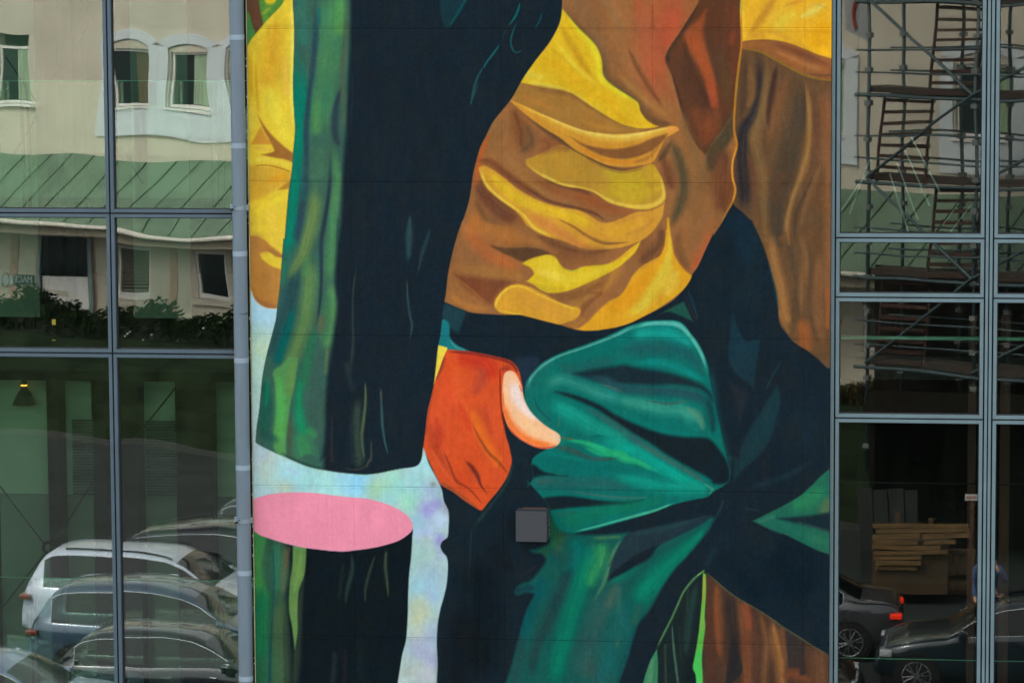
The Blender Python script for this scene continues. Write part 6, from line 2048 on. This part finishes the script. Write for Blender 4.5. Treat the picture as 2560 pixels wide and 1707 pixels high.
# right hand side of the street
p_ = car_x(2262, 60.6)
car('sedan', 'graphite saloon with one glowing red tail lamp', PG, (p_.x, p_.y, 0), math.radians(180), lit=True)
p_ = car_x(2186, 58.0)
t_ = car('hatch', 'dark compact car with many-spoked alloy wheels facing left', PK, (p_.x + PROF['hatch']['L'], p_.y, 0), math.radians(180))
p_ = car_x(2160, 55.3)
car('hatch', 'bronze car in front of the graphite saloon', PBR, (p_.x - PROF['hatch']['L'], p_.y, 0), math.radians(0))

# ------------------------------------------------------------------ scaffold tower by the building
M['tube_s'] = mat('scaffold_tube', (58, 76, 80), 0.4, 0.3, var=0.2, scale=4)
M['coupler'] = mat('scaffold_coupler', (120, 124, 120), 0.5, 0.4)
M['tread'] = mat('rusty_tread', (62, 36, 28), 0.8, var=0.3)
M['deck'] = mat('scaffold_deck', (58, 44, 36), 0.85, var=0.25)
sc = bthing('scaffold_tower', 'tall tube scaffold tower with zigzag stairs in front of the cream building', 'scaffold')
o1, o2_ = 3.2, 4.6
ul = BP(2172, 300, o2_)[0]
ul2 = BP(2198, 300, o1)[0]
um = BP(2318, 300, o2_)[0]
ur = BP(2440, 300, o2_)[0]
gnd = 0.02
ztop = 12.5
for u_, oo in ((ul, o2_), (ul, o1), (um, o1), (ur, o2_), (ur, o1), (ur + 1.9, o2_), (ur + 1.9, o1), (ur + 3.8, o2_), (ur + 3.8, o1)):
    MB().tube((u_, oo, gnd), (u_, oo, ztop), 0.04, 8).build('standard', M['tube_s'], sc, smooth=True)
    z = 0.7
    while z < ztop:
        cpl = MB().box(u_ - 0.07, u_ + 0.07, oo - 0.06, oo + 0.07, z - 0.05, z + 0.05)
        cpl.build('coupler', M['coupler'], sc)
        z += 0.72
lev = [BP(2300, y_, o2_)[1] for y_ in (5, 245, 462, 700, 930)]
lev = [l for l in lev if l > 0.5] + [ztop - 0.4]
for z in lev:
    for oo in (o1, o2_):
        MB().tube((ul - 0.3, oo + 0.05, z), (ur + 3.9, oo + 0.05, z), 0.042, 6).build('ledger', M['tube_s'], sc)
        MB().tube((ul - 0.3, oo + 0.05, z + 0.5), (ur + 3.9, oo + 0.05, z + 0.5), 0.022, 6).build('guard_rail', M['tube_s'], sc)
        MB().tube((ul - 0.3, oo + 0.05, z + 1.0), (ur + 3.9, oo + 0.05, z + 1.0), 0.022, 6).build('guard_rail', M['tube_s'], sc)
    MB().box(ul, ur + 3.8, o1 + 0.65, o2_ - 0.05, z + 0.05, z + 0.19).build('deck', M['deck'], sc)
ls_ = sorted(lev)
for i in range(len(ls_) - 1):
    za, zb_ = ls_[i], ls_[i + 1]
    a, c = ((um, ur) if i % 2 == 1 else (ul + 0.15, um - 0.05))
    nt_ = max(4, int((zb_ - za) / 0.215))
    for k in range(nt_):
        z = za + (zb_ - za) * (k + 0.5) / nt_
        y_ = o2_ - 0.1 - 0.3 * k / nt_
        MB().box(a + 0.04, c - 0.04, y_ - 0.12, y_ + 0.1, z - 0.03, z + 0.03).build('tread', M['tread'], sc)
    for u_ in (a + 0.02, c - 0.02):
        MB().tube((u_, o2_ - 0.05, za), (u_, o2_ - 0.35, zb_), 0.035, 6).build('stringer', M['tread'], sc)
    d0, d1 = ((ul, ur) if i % 2 == 0 else (ur, ul))
    MB().tube((d0, o2_ + 0.09, za + 0.1), (d1, o2_ + 0.09, zb_ + 0.1), 0.036, 6).build('brace', M['tube_s'], sc)
    MB().tube((ur, o2_ + 0.09, za + 0.1), (ur + 3.8, o2_ + 0.09, zb_ + 0.1), 0.036, 6).build('brace', M['tube_s'], sc)
# red and white banner hung on the tower
bn = bthing('banner', 'grey and white banner with a red curved stroke hanging left of the scaffold tower', 'banner')
M['banner'] = mat('banner_cloth', (150, 150, 150), 0.8)
M['bred'] = mat('banner_red', (150, 44, 36), 0.8)
q = [BP(x_, y_, 2.6) for x_, y_ in ((2115, -60), (2166, -60), (2168, 100), (2114, 75))]
MB().prism(q, 2.6, 2.62).build('cloth', M['banner'], bn)
pts = [BP(x_, y_, 2.64) for x_, y_ in ((2146, -10), (2138, 20), (2133, 40), (2138, 72))]
for a, c in zip(pts[:-1], pts[1:]):
    MB().tube((a[0], 2.64, a[1]), (c[0], 2.64, c[1]), 0.045, 6).build('stroke', M['bred'], bn)
# brown debris netting behind the lower lifts
M['net'] = mat('debris_net', (30, 26, 22), 0.95, spec=0.03, var=0.5, scale=1.5, stretch=(3, 1, 0.5))
nt_ = bthing('debris_netting', 'dark brown netting hung behind the lower part of the scaffold tower', 'netting')
q0, q1 = BP(2186, 900, 2.9)[0], BP(3000, 900, 2.9)[0]
MB().box(q0, q1, 2.86, 2.9, 0.9, BP(2300, 668, 2.9)[1]).build('net', M['net'], nt_)
# ------------------------------------------------------------------ timber goods on the pavement, right
M['pine'] = mat('raw_pine', (112, 86, 50), 0.8, var=0.3, scale=3, stretch=(1, 1, 4))
M['pine_d'] = mat('old_pine', (70, 54, 34), 0.8, var=0.3, scale=3)


def px2(px, py, d):
    v = RV(px, py, d)
    return v.x, v.z


yard_d = 66.0
yy = 2 * YG - (CAM[1] + yard_d)
pf_ = thing('pallet_fence', 'leaning row of pale upright pallet boards behind the graphite saloon', 'pallets')
x0_, x1_ = px2(2278, 1400, yard_d)[0], px2(2440, 1400, yard_d)[0]
for (pa, pb) in ((1388, 1440), (1472, 1525)):
    z1_, z0_ = max(0.3, px2(2300, pa, yard_d)[1]), max(0.1, px2(2300, pb, yard_d)[1])
    n_ = 9
    for k in range(n_):
        xx = x0_ + (x1_ - x0_) * k / n_
        MB().box(xx, xx + 0.095, yy, yy + 0.02, z0_, z1_ + random.uniform(-.02, .02)).build('board', M['pine'], pf_)
    for z in (z0_ - 0.06, z1_ + 0.03):
        MB().box(x0_ - 0.05, x1_, yy - 0.12, yy + 0.03, z, z + 0.07).build('beam', M['pine_d'], pf_)
ct = thing('timber_stack', 'stack of yellowish timber crates under a loose plank in the dark yard', 'timber')
x0_, x1_ = px2(2185, 1350, yard_d)[0], px2(2372, 1350, yard_d)[0]
for (pa, pb, c0_, c1_) in ((1306, 1316, 0.0, 1.25), (1319, 1328, 0.05, 1.3), (1331, 1343, 0, 0.62), (1331, 1343, 0.66, 1.28), (1346, 1357, 0.02, 0.6), (1348, 1358, 0.68, 1.1), (1360, 1371, 0.0, 0.9), (1374, 1384, 0.02, 1.0), (1387, 1397, 0.02, 0.66), (1400, 1410, 0.05, 0.66), (1414, 1424, 0.05, 0.6)):
    z1_, z0_ = px2(2300, pa, yard_d - 1)[1], px2(2300, pb, yard_d - 1)[1]
    MB().box(x0_ + (x1_ - x0_) * c0_, x0_ + (x1_ - x0_) * c1_, yy + 1.0 + random.random() * 0.1, yy + 1.04 + random.random() * 0.1, z0_, z1_, rot=Matrix.Rotation(random.uniform(-0.03, 0.03), 3, 'Y')).build('plank', M['pine'], ct)
MB().box(x0_, x1_, yy + 0.1, yy + 0.98, 0.2, px2(2300, 1330, yard_d)[1]).build('core', M['pine_d'], ct)
for k in range(5):
    xx = x0_ + 0.1 + k * 0.3
    zz_ = px2(2300, 1300, yard_d)[1]
    MB().box(xx, xx + (0.16, 0.1, 0.2, 0.08, 0.13)[k], yy + 0.4, yy + 0.5, zz_ - 0.4, zz_ + (0.02, 0.22, -0.06, 0.12, -0.1)[k], rot=Matrix.Rotation((0.05, -0.08, 0.1, -0.03, 0.06)[k], 3, 'Y')).build('upright', M['pine_d'], ct)
# grey corrugated sheets leaning behind the timber
M['sheet'] = mat('grey_sheet', (52, 54, 52), 0.8, spec=0.1, var=0.25, scale=3)
sh_ = thing('leaning_sheets', 'grey sheets leaning behind the timber stack', 'sheets')
for k, (xa_, xb_) in enumerate(((2150, 2184), (2187, 2222), (2225, 2262), (2265, 2296))):
    e0, f0_ = px2(xa_, 1290, yard_d + 1)
    e1_, f1_ = px2(xb_, 1222 + 4 * (k % 2), yard_d + 1)
    MB().box(e0, e1_, yy - 1.1, yy - 1.06, 0.1, f1_, rot=Matrix.Rotation(-0.05, 3, 'Y')).build('sheet', M['sheet'], sh_)
# open dark shed behind the yard
M['shed'] = mat('dark_shed', (28, 25, 22), 0.95, spec=0.03)
x0_, x1_ = px2(2185, 1300, 72)[0], px2(2760, 1300, 72)[0]
ys_ = 2 * YG - (CAM[1] + 71)
shd = thing('shed', 'low dark open shed behind the timber stack', 'shed', (0, 0, 0))
MB().box(x0_, x1_, ys_ - 0.2, ys_, 0, 3.0).box(x0_, x0_ + 0.1, ys_, ys_ + 2.5, 0, 3.0).box(x1_ - 0.1, x1_, ys_, ys_ + 2.5, 0, 3.0).build('wall', M['shed'], shd)
MB().box(x0_ - 0.1, x1_ + 0.1, ys_ - 0.3, ys_ + 3.0, 3.01, 3.1).build('roof', M['shed'], shd)
ns_ = thing('notice_board', 'small white notice with brown marks on a red post', 'sign')
M['notice'] = mat('notice_white', (205, 205, 200), 0.6)
x0_, z0_ = px2(2411, 1249, 60)
x1_, z1_ = px2(2446, 1234, 60)
yn = 2 * YG - (CAM[1] + 60)
MB().box(x0_, x1_, yn, yn + 0.02, z0_, z1_).build('board', M['notice'], ns_)
for k in range(5):
    MB().box(x0_ + 0.03 + k * 0.035, x0_ + 0.05 + k * 0.035, yn + 0.021, yn + 0.024, z0_ + 0.03, z1_ - 0.03).build('mark', M['bred'], ns_)
MB().box((x0_ + x1_) / 2 - 0.03, (x0_ + x1_) / 2 + 0.03, yn - 0.04, yn - 0.001, 0, z1_).build('post', M['tread'], ns_)

# ------------------------------------------------------------------ person in a blue shirt
M['skin'] = mat('skin', (196, 150, 126), 0.6, var=0.05)
M['shirt'] = mat('blue_shirt', (60, 84, 128), 0.85, var=0.12, scale=8)
M['trous'] = mat('dark_trousers', (38, 40, 46), 0.85)
M['hair'] = mat('grey_hair', (120, 116, 110), 0.8, var=0.3, scale=40)


def skin_body(name, verts, edges, radii, m_, parent, root=0, sub=2):
    me = bpy.data.meshes.new(name)
    me.from_pydata(verts, edges, [])
    o_ = bpy.data.objects.new(name, me)
    scene.collection.objects.link(o_)
    md = o_.modifiers.new('s', 'SKIN')
    md.use_smooth_shade = True
    for v, r in zip(me.skin_vertices[0].data, radii):
        v.radius = r if isinstance(r, tuple) else (r, r)
    me.skin_vertices[0].data[root].use_root = True
    o_.modifiers.new('ss', 'SUBSURF').levels = sub
    o_.modifiers['ss'].render_levels = sub
    me.materials.append(m_)
    o_.parent = parent
    return o_


pp = RV(2470, 1500, 60.9)
per = thing('person', 'person in a blue shirt behind the dark compact car, one hand raised to the face', 'person', (pp.x, pp.y, 0.0), 0.0)
verts = [(0, 0, .98), (0, 0, 1.14), (0, 0, 1.34), (0, 0.01, 1.48), (0, 0.03, 1.56), (0, 0.05, 1.66), (0, 0.05, 1.76),
         (-.10, 0, .92), (-.12, 0.02, .50), (-.13, 0, .10), (-.13, .12, .05), (.10, 0, .92), (.12, 0.02, .50), (.13, 0, .10), (.13, .12, .05),
         (-.19, 0, 1.42), (-.27, 0.0, 1.16), (-.22, 0.16, .95), (-.2, .22, .88),
         (.19, 0, 1.42), (.30, 0.10, 1.22), (.15, 0.27, 1.46), (.10, .24, 1.56)]
edges = [(0, 1), (1, 2), (2, 3), (3, 4), (4, 5), (5, 6), (0, 7), (7, 8), (8, 9), (9, 10), (0, 11), (11, 12), (12, 13), (13, 14),
         (3, 15), (15, 16), (16, 17), (17, 18), (3, 19), (19, 20), (20, 21), (21, 22)]
rad = [(.15, .11), (.14, .10), (.17, .11), (.10, .08), .055, (.085, .10), (.07, .085), .09, .065, .045, .04, .09, .065, .045, .04,
       .065, .048, .036, .03, .065, .048, .036, .03]
skin_body('body', verts, edges, rad, M['skin'], per)
sel = [0, 1, 2, 3, 15, 16, 17, 19, 20, 21]
mp = {v: k for k, v in enumerate(sel)}
rr2 = [(r[0] + .016, r[1] + .016) if isinstance(r, tuple) else r + .014 for r in (rad[i] for i in sel)]
skin_body('shirt', [verts[i] for i in sel], [(mp[a], mp[b_]) for a, b_ in edges if a in mp and b_ in mp], rr2, M['shirt'], per)
sel = [0, 7, 8, 9, 11, 12, 13]
mp = {v: k for k, v in enumerate(sel)}
rr2 = [(r[0] + .014, r[1] + .014) if isinstance(r, tuple) else r + .016 for r in (rad[i] for i in sel)]
skin_body('trousers', [verts[i] for i in sel], [(mp[a], mp[b_]) for a, b_ in edges if a in mp and b_ in mp], rr2, M['trous'], per)
skin_body('hair', [(0, 0.03, 1.70), (0, 0.02, 1.78), (0, -.02, 1.74)], [(0, 1), (0, 2)], [(.10, .09), (.085, .09), (.085, .07)], M['hair'], per)
for sgn, base, dr_ in ((1, (.10, .245, 1.57), (-.15, -.2, .95)), (-1, (-.2, .23, .87), (0, .25, -.95))):
    for k in range(4):
        b0 = Vector(base) + Vector(((k - 1.5) * 0.019, 0, 0))
        d_ = Vector(dr_).normalized()
        ln = (.062, .072, .068, .052)[k]
        skin_body('finger', [tuple(b0 - d_ * .02), tuple(b0 + d_ * ln * .55), tuple(b0 + d_ * ln + Vector((0, -.012, 0)))], [(0, 1), (1, 2)], [.0095, .009, .007], M['skin'], per, sub=1)
    b0 = Vector(base) + Vector((-0.04 * sgn, 0, -0.01 * sgn))
    skin_body('thumb', [tuple(b0), tuple(b0 + Vector((-.02 * sgn, -.01, .03 * sgn))), tuple(b0 + Vector((-.022 * sgn, -.012, .055 * sgn)))], [(0, 1), (1, 2)], [.011, .010, .008], M['skin'], per, sub=1)
